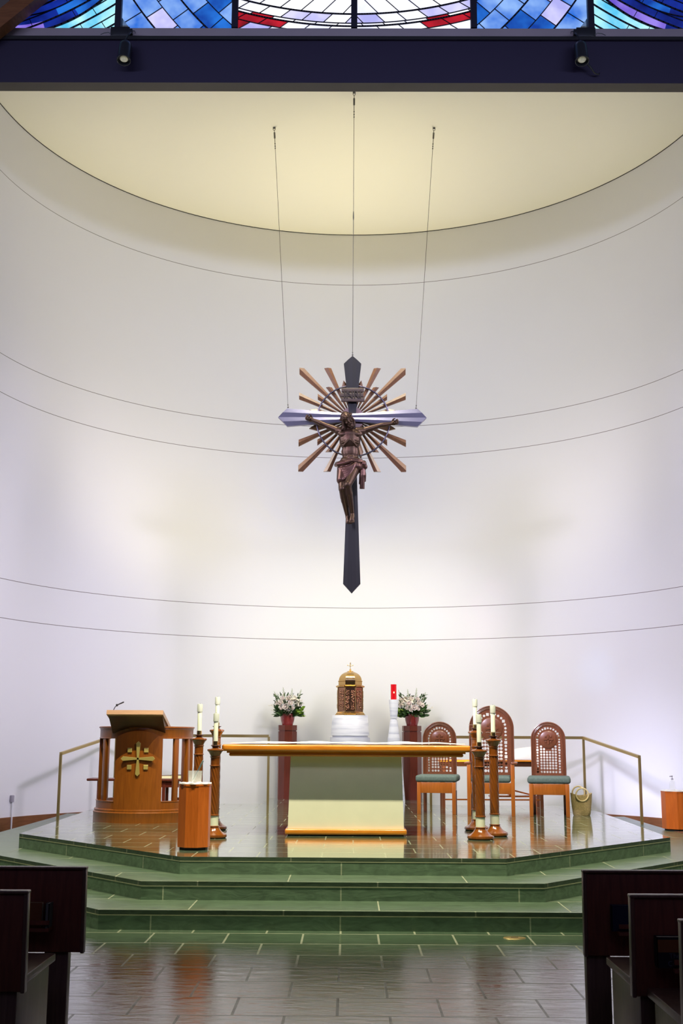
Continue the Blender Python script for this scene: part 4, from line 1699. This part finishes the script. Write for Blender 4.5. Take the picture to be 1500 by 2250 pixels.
# ---------------------------------------------------------------- wall outlets
ol = thing('wall_outlet', 'white outlet with plugged adapter and white conduit on the left apse wall', 'outlet', (-5.05, 18.22, 0.0), radians(66))
bm = bmesh.new()
add_box(bm, (0, -0.008, 0.565), (0.075, 0.012, 0.118), 0.004)
obj('cover_plate', bm, M['white_plastic'], ol)
bm = bmesh.new()
add_box(bm, (-0.055, -0.03, 0.575), (0.05, 0.045, 0.10), 0.006)
obj('plug_adapter', bm, M['grey_plastic'], ol)
bm = bmesh.new()
add_box(bm, (-0.045, -0.032, 0.32), (0.018, 0.016, 0.395))
obj('conduit', bm, M['white_plastic'], ol, smooth=False)
tag(ol, ol['label'], 'outlet')
bm = bmesh.new()
add_box(bm, (0, 0, 0), (0.075, 0.012, 0.118), 0.004)
o = obj('wall_outlet', bm, M['white_plastic'])
o.location = (5.17, 18.22, 0.58)
o.rotation_euler = (0, 0, radians(-66))
tag(o, 'plain white outlet low on the right apse wall beside the red-orange stand', 'outlet')

# brass floor outlet in the nave
fo = thing('floor_outlet', 'oval brass outlet cover set in the slate floor before the steps', 'floor outlet', (1.277, 9.494, 0.0))
bm = bmesh.new()
V = add_lathe(bm, [(0, 0), (0.088, 0), (0.084, 0.004), (0.06, 0.005), (0, 0.005)], 36)
for v in V:
    v.co.y *= 0.62
obj('cover_plate', bm, M['rail'], fo)
bm = bmesh.new()
add_box(bm, (0, 0, 0.0058), (0.055, 0.012, 0.002))
obj('lid_slot', bm, M['dark'], fo, smooth=False)

# ================================================================== CRUCIFIX
RX, RY, RZ = 0.035, 17.0, 6.18
cru = thing('crucifix', 'large crucifix with bronze Christ figure and wooden sunburst, hanging before the apse wall', 'crucifix', (RX, RY, RZ))


def kite_arm(bm, L, w0, w1, tip, mtx, depth, steps=6):
    """one arm with two raised ridges, growing from half-width w0 to w1, ending in a point"""
    fr = (-1, -0.5, 0, 0.5, 1)
    dp = tuple(depth * q for q in (0.0, -1.0, -0.15, -1.0, 0.0))
    rows = []
    for i in range(steps + 1):
        s = i / steps
        w = w0 + (w1 - w0) * s ** 1.15
        rows.append([(f * w, d * (0.5 + 0.5 * w / w1) - 0.03, s * (L - tip)) for f, d in zip(fr, dp)])
    last = [(f * w1, d - 0.03, L - tip + tip * (1 - abs(f))) for f, d in zip(fr, tuple(depth * q for q in (0.0, -1.0, -0.15, -1.0, 0.0)))]
    rows.append(last)
    F = [[bm.verts.new(mtx @ Vector(p)) for p in r] for r in rows]
    B = [[bm.verts.new(mtx @ Vector((p[0], 0.03, p[2]))) for p in r] for r in rows]
    for i in range(len(rows) - 1):
        for k in range(4):
            bm.faces.new((F[i][k], F[i][k + 1], F[i + 1][k + 1], F[i + 1][k]))
            bm.faces.new((B[i][k], B[i + 1][k], B[i + 1][k + 1], B[i][k + 1]))
        bm.faces.new((F[i][0], F[i + 1][0], B[i + 1][0], B[i][0]))
        bm.faces.new((F[i][4], B[i][4], B[i + 1][4], F[i + 1][4]))
    for r in (0, -1):
        for k in range(4):
            bm.faces.new((F[r][k], F[r][k + 1], B[r][k + 1], B[r][k]))


bm = bmesh.new()
kite_arm(bm, 0.962, 0.048, 0.130, 0.122, Matrix.Identity(4), 0.012)
kite_arm(bm, 2.626, 0.048, 0.126, 0.14, Matrix.Rotation(pi, 4, 'Y'), 0.012)
o = obj('upright_beam', bm, M['cross'], cru, smooth=False)
o['label'] = 'dark faceted upright'
bm = bmesh.new()
for s in (1, -1):
    kite_arm(bm, 1.103, 0.060, 0.137, 0.135, Matrix.Translation((0, -0.015, 0.0)) @ Matrix.Rotation(s * pi / 2, 4, 'Y'), 0.022)
o = obj('crossbar', bm, M['cross_arm'], cru, smooth=False)
o['label'] = 'pale silvery faceted crossbar'


def ray(ang, hw, r0, ax, az, y0, arrow=None):
    a, h = radians(ang), radians(hw)
    bm = bmesh.new()
    R = 2.0
    for s in (-1, 1):
        pl = [(r0 * cos(a), r0 * sin(a)), (R * cos(a), R * sin(a)), (R * cos(a + s * h), R * sin(a + s * h)), (r0 * cos(a + s * h), r0 * sin(a + s * h))]
        pl = clip_rect(pl, -ax, ax, -az, az)
        if arrow:
            q = []
            for x, z in pl:
                t = math.atan2(z, x) - a
                t = abs((t + pi) % (2 * pi) - pi) / h
                rr_ = sqrt(x * x + z * z)
                lim = arrow * (1 - 0.16 * t)
                if rr_ > lim:
                    x, z = x * lim / rr_, z * lim / rr_
                q.append((x, z))
            pl = q
        F, B = [], []
        for x, z in pl:
            t = math.atan2(z, x) - a
            t = abs((t + pi) % (2 * pi) - pi) / h
            F.append(bm.verts.new((x, y0 - 0.028 * (1 - t), z)))
            B.append(bm.verts.new((x, y0 + 0.022, z)))
        n_ = len(pl)
        bm.faces.new(F)
        bm.faces.new(B[::-1])
        for i in range(n_):
            j = (i + 1) % n_
            bm.faces.new((F[i], B[i], B[j], F[j]))
    bmesh.ops.remove_doubles(bm, verts=bm.verts[:], dist=1e-4)
    return obj('sunburst_ray', bm, M['ray'], cru, smooth=False)


for q in (0, 1):
    for s in (1, -1):
        f = lambda d: (d if q == 0 else 180 - d) * s
        for d in (24.5, 44.5, 65.0):
            ray(f(d), 3.1, 0.155, 0.80, 0.80, 0.075)
        for d in (34.2, 54.8):
            ray(f(d), 3.4, 0.155, 0.52, 0.50, 0.075)
        ray(f(12.5), 5.5, 0.155, 0.66, 0.66, 0.085, 0.66)
        ray(f(77.5), 6.0, 0.155, 0.62, 0.62, 0.085, 0.62)
bm = bmesh.new()
add_lathe(bm, [(0, -0.06), (0.175, -0.06), (0.18, -0.05), (0.18, 0.09), (0, 0.09)], 48, mtx=Matrix.Translation((0, 0.0, 0.0)) @ Matrix.Rotation(-pi / 2, 4, 'X') @ Matrix.Translation((0, 0, 0.065)))
obj('sunburst_disc', bm, M['disc'], cru)
bm = bmesh.new()
add_tube(bm, [(0.012 + 0.545 * cos(2 * pi * i / 72), 0.035, -0.03 + 0.545 * sin(2 * pi * i / 72)) for i in range(72)], 0.0125, 10, closed=True)
obj('halo_ring', bm, M['ring'], cru)

# inscription board
bm = bmesh.new()
for z, xa, xb in ((0.410, -0.165, 0.172), (0.334, -0.185, 0.165), (0.262, -0.168, 0.180)):
    add_box(bm, ((xa + xb) / 2, -0.085, z), (xb - xa, 0.028, 0.068), 0.008)
add_box(bm, (0, -0.068, 0.335), (0.30, 0.02, 0.20))
brd = obj('inscription_board', bm, M['board'], cru, angle=30)
tx = bpy.data.curves.new('inscription', 'FONT')
tx.body = 'INRI'
tx.size = 0.165
tx.extrude = 0.006
tx.offset = 0.003
tx.align_x = 'CENTER'
tx.align_y = 'CENTER'
lt = curve_to_obj(tx, 'lettering', plain('worn_dark_letters', (0.016, 0.008, 0.007), 0.6, 0.1), brd)
lt.matrix_local = Matrix.Translation((0.0, -0.103, 0.335)) @ Matrix.Rotation(pi / 2, 4, 'X') @ Matrix.Scale(0.86, 4, (1, 0, 0))

# ---- the figure: one continuous surface
O = Vector((RX, RY, RZ))
W = lambda x, y, z: Vector((x, y, z)) - O
bm = bmesh.new()
ball = lambda c, r, mt=None: add_ball(bm, W(*c), r, 18, mt)
cap = lambda a, b, ra, rb: capsule(bm, W(*a), W(*b), ra, rb, 14)
# trunk
ball((0.0, 16.815, 5.80), (0.158, 0.105, 0.185))
ball((0.0, 16.81, 5.88), (0.165, 0.095, 0.10))
ball((0.008, 16.815, 5.62), (0.128, 0.085, 0.17))
ball((0.01, 16.82, 5.46), (0.158, 0.10, 0.12))
ball((0.010, 16.768, 5.625), (0.095, 0.034, 0.150))
ball((0.010, 16.748, 5.515), (0.060, 0.020, 0.045))
for s in (-1, 1):
    ball((0.074 * s, 16.752, 5.872), (0.084, 0.028, 0.046))
    # edge of the rib cage and ribs
    add_tube(bm, [W(0.012 * s, 16.716, 5.785), W(0.055 * s, 16.716, 5.735), W(0.110 * s, 16.742, 5.670)], [0.011, 0.014, 0.010], 8)
    for k in range(4):
        z = 5.815 - 0.034 * k
        add_tube(bm, [W((0.060 + 0.012 * k) * s, 16.728, z), W((0.105 + 0.008 * k) * s, 16.742, z - 0.016), W(0.148 * s, 16.785, z - 0.006)], 0.0075, 8)
# neck, head
cap((0.0, 16.83, 5.93), (-0.028, 16.765, 6.04), 0.062, 0.055)
hx = Matrix.Rotation(radians(-30), 4, 'Y') @ Matrix.Rotation(radians(24), 4, 'X')
hc = (-0.040, 16.735, 6.085)


def hp(x, y, z):
    p = hx @ Vector((x, y, z))
    return (hc[0] + p.x, hc[1] + p.y, hc[2] + p.z)


ball(hc, (0.076, 0.092, 0.108), hx)
ball(hp(0, -0.035, -0.058), (0.056, 0.055, 0.062), hx)
cap(hp(0, -0.092, 0.012), hp(0, -0.112, -0.030), 0.009, 0.014)
for s in (-1, 1):
    cap(hp(0.010 * s, -0.086, 0.024), hp(0.048 * s, -0.074, 0.022), 0.011, 0.009)
    ball(hp(0.036 * s, -0.074, -0.026), (0.022, 0.018, 0.020))
    ball(hp(0.030 * s, -0.078, 0.004), (0.013, 0.010, 0.008))
    ball(hp(0.077 * s, 0.0, -0.01), (0.012, 0.020, 0.030))
cap(hp(-0.020, -0.088, -0.056), hp(0.020, -0.088, -0.056), 0.008, 0.008)
cap(hp(-0.016, -0.086, -0.068), hp(0.016, -0.086, -0.068), 0.008, 0.008)
ball(hp(0, -0.078, -0.092), (0.024, 0.022, 0.020))
# arms
for S, sh, el, wr, hd in ((-1, (-0.165, 16.85, 5.945), (-0.372, 16.88, 6.042), (-0.545, 16.905, 6.122), (-0.590, 16.905, 6.140)),
                          (1, (0.175, 16.85, 5.940), (0.415, 16.88, 6.030), (0.600, 16.905, 6.072), (0.648, 16.905, 6.085))):
    cap((0.09 * S, 16.83, 5.93), sh, 0.066, 0.064)
    ball(sh, (0.070, 0.060, 0.062))
    mid = tuple(sh[i] * 0.55 + el[i] * 0.45 for i in range(3))
    cap(sh, mid, 0.055, 0.050)
    cap(mid, el, 0.050, 0.039)
    m2 = tuple(el[i] * 0.65 + wr[i] * 0.35 for i in range(3))
    cap(el, m2, 0.039, 0.042)
    cap(m2, wr, 0.042, 0.026)
    cap((0.10 * S, 16.79, 5.84), sh, 0.045, 0.045)
    d = (Vector(hd) - Vector(wr)).normalized()
    up = Vector((0, 0, 1)) - d * d.z
    up.normalize()
    pc = Vector(wr) + d * 0.045
    bmq = Matrix.Rotation(-math.atan2(d.z, d.x), 4, 'Y')
    ball(tuple(pc), (0.050, 0.019, 0.040), bmq)
    for k in range(4):                             # curled fingers
        off = up * (0.030 - 0.020 * k)
        ln = (0.036, 0.041, 0.039, 0.031)[k]
        a = pc + d * 0.042 + off
        b = a + d * ln * 0.62 + Vector((0, -0.016, 0))
        c = b + d * ln * 0.10 + Vector((0, -ln * 0.72, 0))
        e = c - d * ln * 0.45 + Vector((0, -0.004, 0))
        cap(tuple(a), tuple(b), 0.0098, 0.0092)
        cap(tuple(b), tuple(c), 0.0092, 0.0086)
        cap(tuple(c), tuple(e), 0.0086, 0.0076)
    a = pc - d * 0.012 + up * 0.034
    b = a + d * 0.026 + up * 0.020 + Vector((0, -0.018, 0))
    c = b + d * 0.026 + Vector((0, -0.014, 0)) - up * 0.004
    cap(tuple(a), tuple(b), 0.012, 0.0105)
    cap(tuple(b), tuple(c), 0.0105, 0.009)
    cap((pc.x, pc.y - 0.035, pc.z), (pc.x, pc.y + 0.03, pc.z), 0.007, 0.007)
# legs
for hip, kn, an, heel, toe in (((-0.080, 16.83, 5.43), (-0.108, 16.685, 5.035), (-0.030, 16.86, 4.665), (-0.022, 16.885, 4.63), (-0.008, 16.815, 4.545)),
                              ((0.090, 16.82, 5.43), (-0.030, 16.640, 5.085), (0.040, 16.795, 4.685), (0.046, 16.835, 4.66), (0.030, 16.735, 4.545))):
    mid = tuple(hip[i] * 0.5 + kn[i] * 0.5 for i in range(3))
    cap(hip, mid, 0.092, 0.080)
    cap(mid, kn, 0.080, 0.056)
    ball((kn[0], kn[1] - 0.010, kn[2]), (0.050, 0.050, 0.058))
    cf = tuple(kn[i] * 0.68 + an[i] * 0.32 for i in range(3))
    cap(kn, cf, 0.050, 0.055)
    ball((cf[0], cf[1] + 0.022, cf[2]), (0.050, 0.050, 0.10))
    cap(cf, an, 0.052, 0.031)
    cap(an, heel, 0.034, 0.032)
    ball_ = tuple(an[i] * 0.35 + toe[i] * 0.65 for i in range(3))
    cap(an, ball_, 0.034, 0.036)
    cap(heel, ball_, 0.028, 0.028)
    for k in range(5):
        ox = (-0.030 + 0.015 * k)
        r = 0.012 if k == (4 if hip[0] < 0 else 0) else 0.0092
        cap((ball_[0] + ox, ball_[1] - 0.012, ball_[2] - 0.005), (toe[0] + ox * 1.12, toe[1] - 0.012, toe[2] + 0.004 * abs(k - 2)), r * 1.1, r)
body = remeshed('figure', bm, M['bronze'], 0.0065, cru, 2)
body['label'] = 'bronze figure of Christ with outstretched arms and crossed feet'

# ---- loincloth
bm = bmesh.new()
ball((0.005, 16.815, 5.37), (0.178, 0.115, 0.115))
cap((-0.085, 16.80, 5.40), (-0.118, 16.715, 5.175), 0.100, 0.076)
ball((0.09, 16.79, 5.385), (0.105, 0.105, 0.085))
for k in range(6):                                 # folds sweeping down to the left thigh
    t = k / 5
    p0 = W(0.10 - 0.03 * t, 16.695 - 0.01 * t, 5.425 - 0.012 * k)
    p1 = W(0.02 - 0.05 * t, 16.675 - 0.025 * t, 5.355 - 0.034 * k)
    p2 = W(-0.10, 16.655 - 0.02 * t, 5.325 - 0.036 * k)
    p3 = W(-0.176, 16.745, 5.345 - 0.038 * k)
    pts = []
    for i in range(13):
        u = i / 12
        pts.append(p0 * (1 - u) ** 3 + 3 * p1 * u * (1 - u) ** 2 + 3 * p2 * u * u * (1 - u) + p3 * u ** 3)
    add_tube(bm, pts, [0.015] + [0.021] * 11 + [0.016], 8)
pts = [W(-0.205, 16.80, 5.415), W(-0.17, 16.715, 5.405), W(-0.07, 16.695, 5.425), (W(0.03, 16.69, 5.455)), W(0.12, 16.70, 5.448), W(0.185, 16.745, 5.452)]
add_tube(bm, pts, [0.030, 0.034, 0.030, 0.022, 0.018, 0.020], 10)
add_tube(bm, [p + Vector((0, -0.006, 0.030)) for p in pts], [0.016, 0.016, 0.015, 0.012, 0.010, 0.012], 8)
ball((0.205, 16.765, 5.425), (0.040, 0.045, 0.055))
ball((0.225, 16.775, 5.385), (0.034, 0.035, 0.040))
for dx, zb, r in ((0.0, 5.06, 0.036), (0.028, 5.17, 0.028), (-0.022, 5.13, 0.026), (0.035, 5.26, 0.022)):
    add_tube(bm, [W(0.195 + dx * 0.4, 16.77, 5.41), W(0.185 + dx, 16.775, 5.26), W(0.180 + dx, 16.80, zb)], [r * 0.5, r, r * 1.05], 10)
lc = remeshed('loincloth', bm, M['bronze_cloth'], 0.0065, body, 1)
# ---- hair, beard and crown of thorns
bm = bmesh.new()
ball(hp(0, 0.022, 0.028), (0.084, 0.092, 0.100), hx)
rr = random.Random(2)
for k in range(26):
    s = -1 if k < 15 else 1
    x0_ = s * rr.uniform(0.030, 0.075)
    pts = [W(*hp(x0_ * 0.6, -0.045 + rr.uniform(-0.01, 0.02), 0.075)), W(*hp(s * rr.uniform(0.074, 0.094), -0.030 + rr.uniform(-0.02, 0.03), 0.01)),
           W(*hp(s * rr.uniform(0.080, 0.108), -0.025 + rr.uniform(-0.02, 0.03), -0.075)),
           W(rr.uniform(-0.135, -0.085), rr.uniform(16.71, 16.77), rr.uniform(5.915, 5.95)) if s < 0 else W(rr.uniform(0.035, 0.07), rr.uniform(16.74, 16.80), rr.uniform(5.97, 6.02))]
    cv = []
    for i in range(11):
        u = i / 10
        cv.append(pts[0] * (1 - u) ** 3 + 3 * pts[1] * u * (1 - u) ** 2 + 3 * pts[2] * u * u * (1 - u) + pts[3] * u ** 3)
    add_tube(bm, cv, [0.016 - 0.006 * (i / 10) + 0.002 * sin(i * 1.9 + k) for i in range(11)], 8)
for k in range(9):                                 # beard
    x = -0.034 + 0.0085 * k
    cap(hp(x, -0.070, -0.075), hp(x * 0.5, -0.085, -0.122 + 0.5 * abs(x)), 0.010, 0.007)
hair = remeshed('hair', bm, M['bronze_hair'], 0.005, body, 1)
bm = bmesh.new()
for k in range(3):
    pts = []
    for i in range(40):
        a = 2 * pi * i / 40
        rr2 = 0.092 + 0.007 * sin(5 * a + 2.1 * k)
        pts.append(W(*hp(rr2 * cos(a), 0.010 + 1.08 * rr2 * sin(a), 0.045 + 0.012 * sin(4 * a + 2.1 * k))))
    add_tube(bm, pts, 0.0065, 8, closed=True)
for i in range(26):
    a = 2 * pi * i / 26
    p = W(*hp(0.095 * cos(a), 0.010 + 0.103 * sin(a), 0.045))
    d = Vector((cos(a), sin(a), rr.uniform(-0.7, 0.9))).normalized()
    add_tube(bm, [p, p + d * 0.022], [0.004, 0.0006], 5)
obj('crown_of_thorns', bm, M['bronze_hair'], body)


# ---- suspension cables
def cable(label, top, bottom, mid=False):
    top, bottom = Vector(top), Vector(bottom)
    t = thing('suspension_cable', label, 'cable', top, 0, 'three cables holding the crucifix')
    v = bottom - top
    L = v.length
    d = v / L
    bm = bmesh.new()
    add_tube(bm, [d * 0.40, v], 0.0036, 6)
    obj('wire', bm, M['cable'], t)
    bm = bmesh.new()
    add_lathe(bm, [(0, -0.012), (0.022, -0.012), (0.022, 0.0), (0, 0.0)], 16)
    add_tube(bm, [(0.018 * cos(2 * pi * i / 16), 0, -0.03 + 0.020 * sin(2 * pi * i / 16)) for i in range(16)], 0.004, 6, closed=True)
    obj('eye_plate', bm, M['cable'], t)
    bm = bmesh.new()
    add_tube(bm, [d * 0.045, d * 0.09, d * 0.095, d * 0.20, d * 0.205, d * 0.29], [0.005, 0.005, 0.014, 0.014, 0.005, 0.005], 8)
    obj('turnbuckle', bm, M['cable'], t)
    bm = bmesh.new()
    for s in (0.30, 0.345, 0.385):
        add_ball(bm, d * s, 0.011, 8)
    add_tube(bm, [d * 0.29, d * 0.40], 0.005, 6)
    obj('wire_clamp', bm, M['cable'], t)
    bm = bmesh.new()
    add_ball(bm, v - d * 0.01, 0.013, 8)
    add_ball(bm, v - d * 0.05, 0.010, 8)
    add_tube(bm, [v - d * 0.06, v], 0.006, 6)
    obj('lower_hook', bm, M['cable'], t)
    if mid:
        bm = bmesh.new()
        add_tube(bm, [v * 0.455, v * 0.475, v * 0.48, v * 0.49], [0.006, 0.010, 0.010, 0.005], 8)
        add_tube(bm, [v * 0.49, v], 0.0052, 6)
        obj('lower_wire', bm, M['cable'], t)
    return t


cable('left steel cable from the ceiling to the crossbar end of the crucifix', (-1.240, 17.48, 11.15), (-0.925, 17.0, 6.335))
cable('middle steel cable from the ceiling to the top point of the crucifix', (0.043, 16.42, 11.15), (0.035, 16.985, 7.150), True)
cable('right steel cable from the ceiling to the crossbar end of the crucifix', (1.332, 17.48, 11.15), (0.985, 17.0, 6.330))


# ================================================================== SPOTLIGHTS ON THE BEAM
def beam_spot(label, x, sgn, dangling):
    t = thing('spotlight', label, 'spotlight', (x, 14.5, 10.830), 0, 'pair of spotlights on the beam')
    bm = bmesh.new()
    add_box(bm, (-0.11 * sgn, 0.012, 0.068), (0.26, 0.11, 0.134), 0.006)
    obj('transformer_box', bm, M['black'], t)
    bm = bmesh.new()
    add_box(bm, (0.045 * sgn, -0.08, 0.03), (0.05, 0.05, 0.075), 0.005)
    add_tube(bm, [(0.05 * sgn, -0.09, 0.02), (0.055 * sgn, -0.15, -0.03), (0.03 * sgn, -0.19, -0.10), (0.0, -0.20, -0.18)], 0.010, 8)
    obj('bracket', bm, M['black'], t)
    mt = Matrix.Translation((0.0, -0.20, -0.36)) @ Matrix.Rotation(radians(-17), 4, 'X') @ Matrix.Scale(1.04, 4)
    bm = bmesh.new()
    add_lathe(bm, [(0, 0.20), (0.05, 0.19), (0.078, 0.15), (0.084, 0.10), (0.084, -0.10), (0.090, -0.105), (0.090, -0.135), (0.080, -0.135), (0.080, -0.10), (0, -0.10)], 32, mtx=mt)
    obj('housing', bm, M['black'], t)
    bm = bmesh.new()
    add_lathe(bm, [(0, -0.104), (0.052, -0.106), (0.046, -0.114), (0.024, -0.119), (0, -0.120)], 28, mtx=mt)
    obj('lens', bm, M['lamp_glass'], t)
    bm = bmesh.new()
    add_tube(bm, [(-0.22 * sgn, -0.06, 0.008), (-0.26 * sgn, -0.06, 0.035), (-0.32 * sgn, -0.06, 0.028), (-0.37 * sgn, -0.055, 0.006)], 0.005, 6)
    obj('power_cord', bm, M['black'], t)
    bm = bmesh.new()
    add_tube(bm, [(0.07 * sgn, -0.08, 0.05), (0.10 * sgn, -0.09, 0.04), (0.11 * sgn, -0.10, 0.0)], 0.004, 6)
    obj('power_cord', bm, M['black'], t)
    if dangling:
        bm = bmesh.new()
        add_tube(bm, [(0.05, -0.16, -0.44), (0.13, -0.12, -0.50), (0.20, -0.08, -0.57), (0.25, -0.06, -0.575), (0.27, -0.05, -0.55)], [0.014, 0.014, 0.012, 0.01, 0.008], 8)
        obj('safety_cable', bm, M['black'], t)
    return t


beam_spot('black spotlight with transformer box on the left half of the beam', -3.03, 1, False)
beam_spot('black spotlight with loose dangling cable on the right half of the beam', 3.06, -1, True)


# ================================================================== PEWS
def pew(label, s, xin, yb, xout, sup, front=False):
    """s: +1 right of the aisle, -1 left; xin: aisle end of the back; yb: nave face of the back"""
    t = thing('pew', label, 'pew', (xin, yb, 0.0), 0)
    L = abs(xout - xin)
    X = lambda a: s * a
    bm = bmesh.new()
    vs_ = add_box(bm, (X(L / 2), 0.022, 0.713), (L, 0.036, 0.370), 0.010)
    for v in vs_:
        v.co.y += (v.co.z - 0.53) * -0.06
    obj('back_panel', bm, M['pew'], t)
    bm = bmesh.new()
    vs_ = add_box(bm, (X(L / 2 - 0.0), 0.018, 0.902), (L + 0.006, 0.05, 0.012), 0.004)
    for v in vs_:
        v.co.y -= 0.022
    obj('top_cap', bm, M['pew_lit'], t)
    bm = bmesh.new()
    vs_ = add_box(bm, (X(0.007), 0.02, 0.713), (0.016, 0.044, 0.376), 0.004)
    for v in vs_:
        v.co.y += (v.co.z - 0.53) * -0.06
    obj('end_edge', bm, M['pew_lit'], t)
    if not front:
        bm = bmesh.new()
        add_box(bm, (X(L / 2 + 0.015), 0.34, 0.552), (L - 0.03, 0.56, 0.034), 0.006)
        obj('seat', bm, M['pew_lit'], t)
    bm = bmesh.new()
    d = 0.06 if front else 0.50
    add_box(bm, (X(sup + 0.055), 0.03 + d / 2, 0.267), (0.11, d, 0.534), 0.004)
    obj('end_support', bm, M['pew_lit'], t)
    bm = bmesh.new()
    add_box(bm, (X(L / 2 + 0.06), -0.045, 0.640), (L - 0.16, 0.10, 0.014))
    add_box(bm, (X(L / 2 + 0.06), -0.092, 0.672), (L - 0.16, 0.010, 0.018))
    obj('book_rack', bm, M['pew'], t, smooth=False)
    return t


pew('dark wooden front pew screen on the right of the aisle, nearest the steps', 1, 1.080, 5.66, 4.6, 0.012, True)
pew('second pew on the right of the aisle, with a missal in its rack', 1, 1.095, 4.80, 4.6, 0.035)
pew('third pew on the right, only its back end showing at the frame edge', 1, 1.112, 4.15, 4.6, 0.035)
pew('dark wooden front pew screen on the left of the aisle, nearest the steps', -1, -1.208, 5.66, -4.6, 0.075, True)
pew('second pew on the left of the aisle, its dark back end at the frame edge', -1, -1.246, 4.80, -4.6, 0.035)

book('navy blue book standing in the rack of the front right pew', (1.262, 5.612, 0.6475), (0.135, 0.03, 0.112), 0, M['book_blue'])
bb = book('black and brown missal with pale page edges standing in the second right pew rack', (1.262, 4.750, 0.6475), (0.17, 0.046, 0.112), 0, M['book_black'])
bm = bmesh.new()
add_box(bm, (0, -0.0237, 0.080), (0.164, 0.0014, 0.046))
obj('cover_picture', bm, M['book_brown'], bb, smooth=False)
for ch, z in (('The', 0.036), ('Com', 0.008)):
    tx = bpy.data.curves.new('title', 'FONT')
    tx.body = ch
    tx.size = 0.026
    tx.extrude = 0.0006
    tx.align_x = 'CENTER'
    l_ = curve_to_obj(tx, 'lettering', M['print'], bb)
    l_.matrix_local = Matrix.Translation((-0.02, -0.0236, z)) @ Matrix.Rotation(pi / 2, 4, 'X')
book('brown book standing in the rack of the front left pew', (-1.425, 5.61, 0.6475), (0.07, 0.035, 0.108), 0, M['book_brown'])
book('slim grey-green book standing at the aisle end of the front left pew rack', (-1.362, 5.61, 0.6475), (0.018, 0.07, 0.106), 0, M['book_green'])
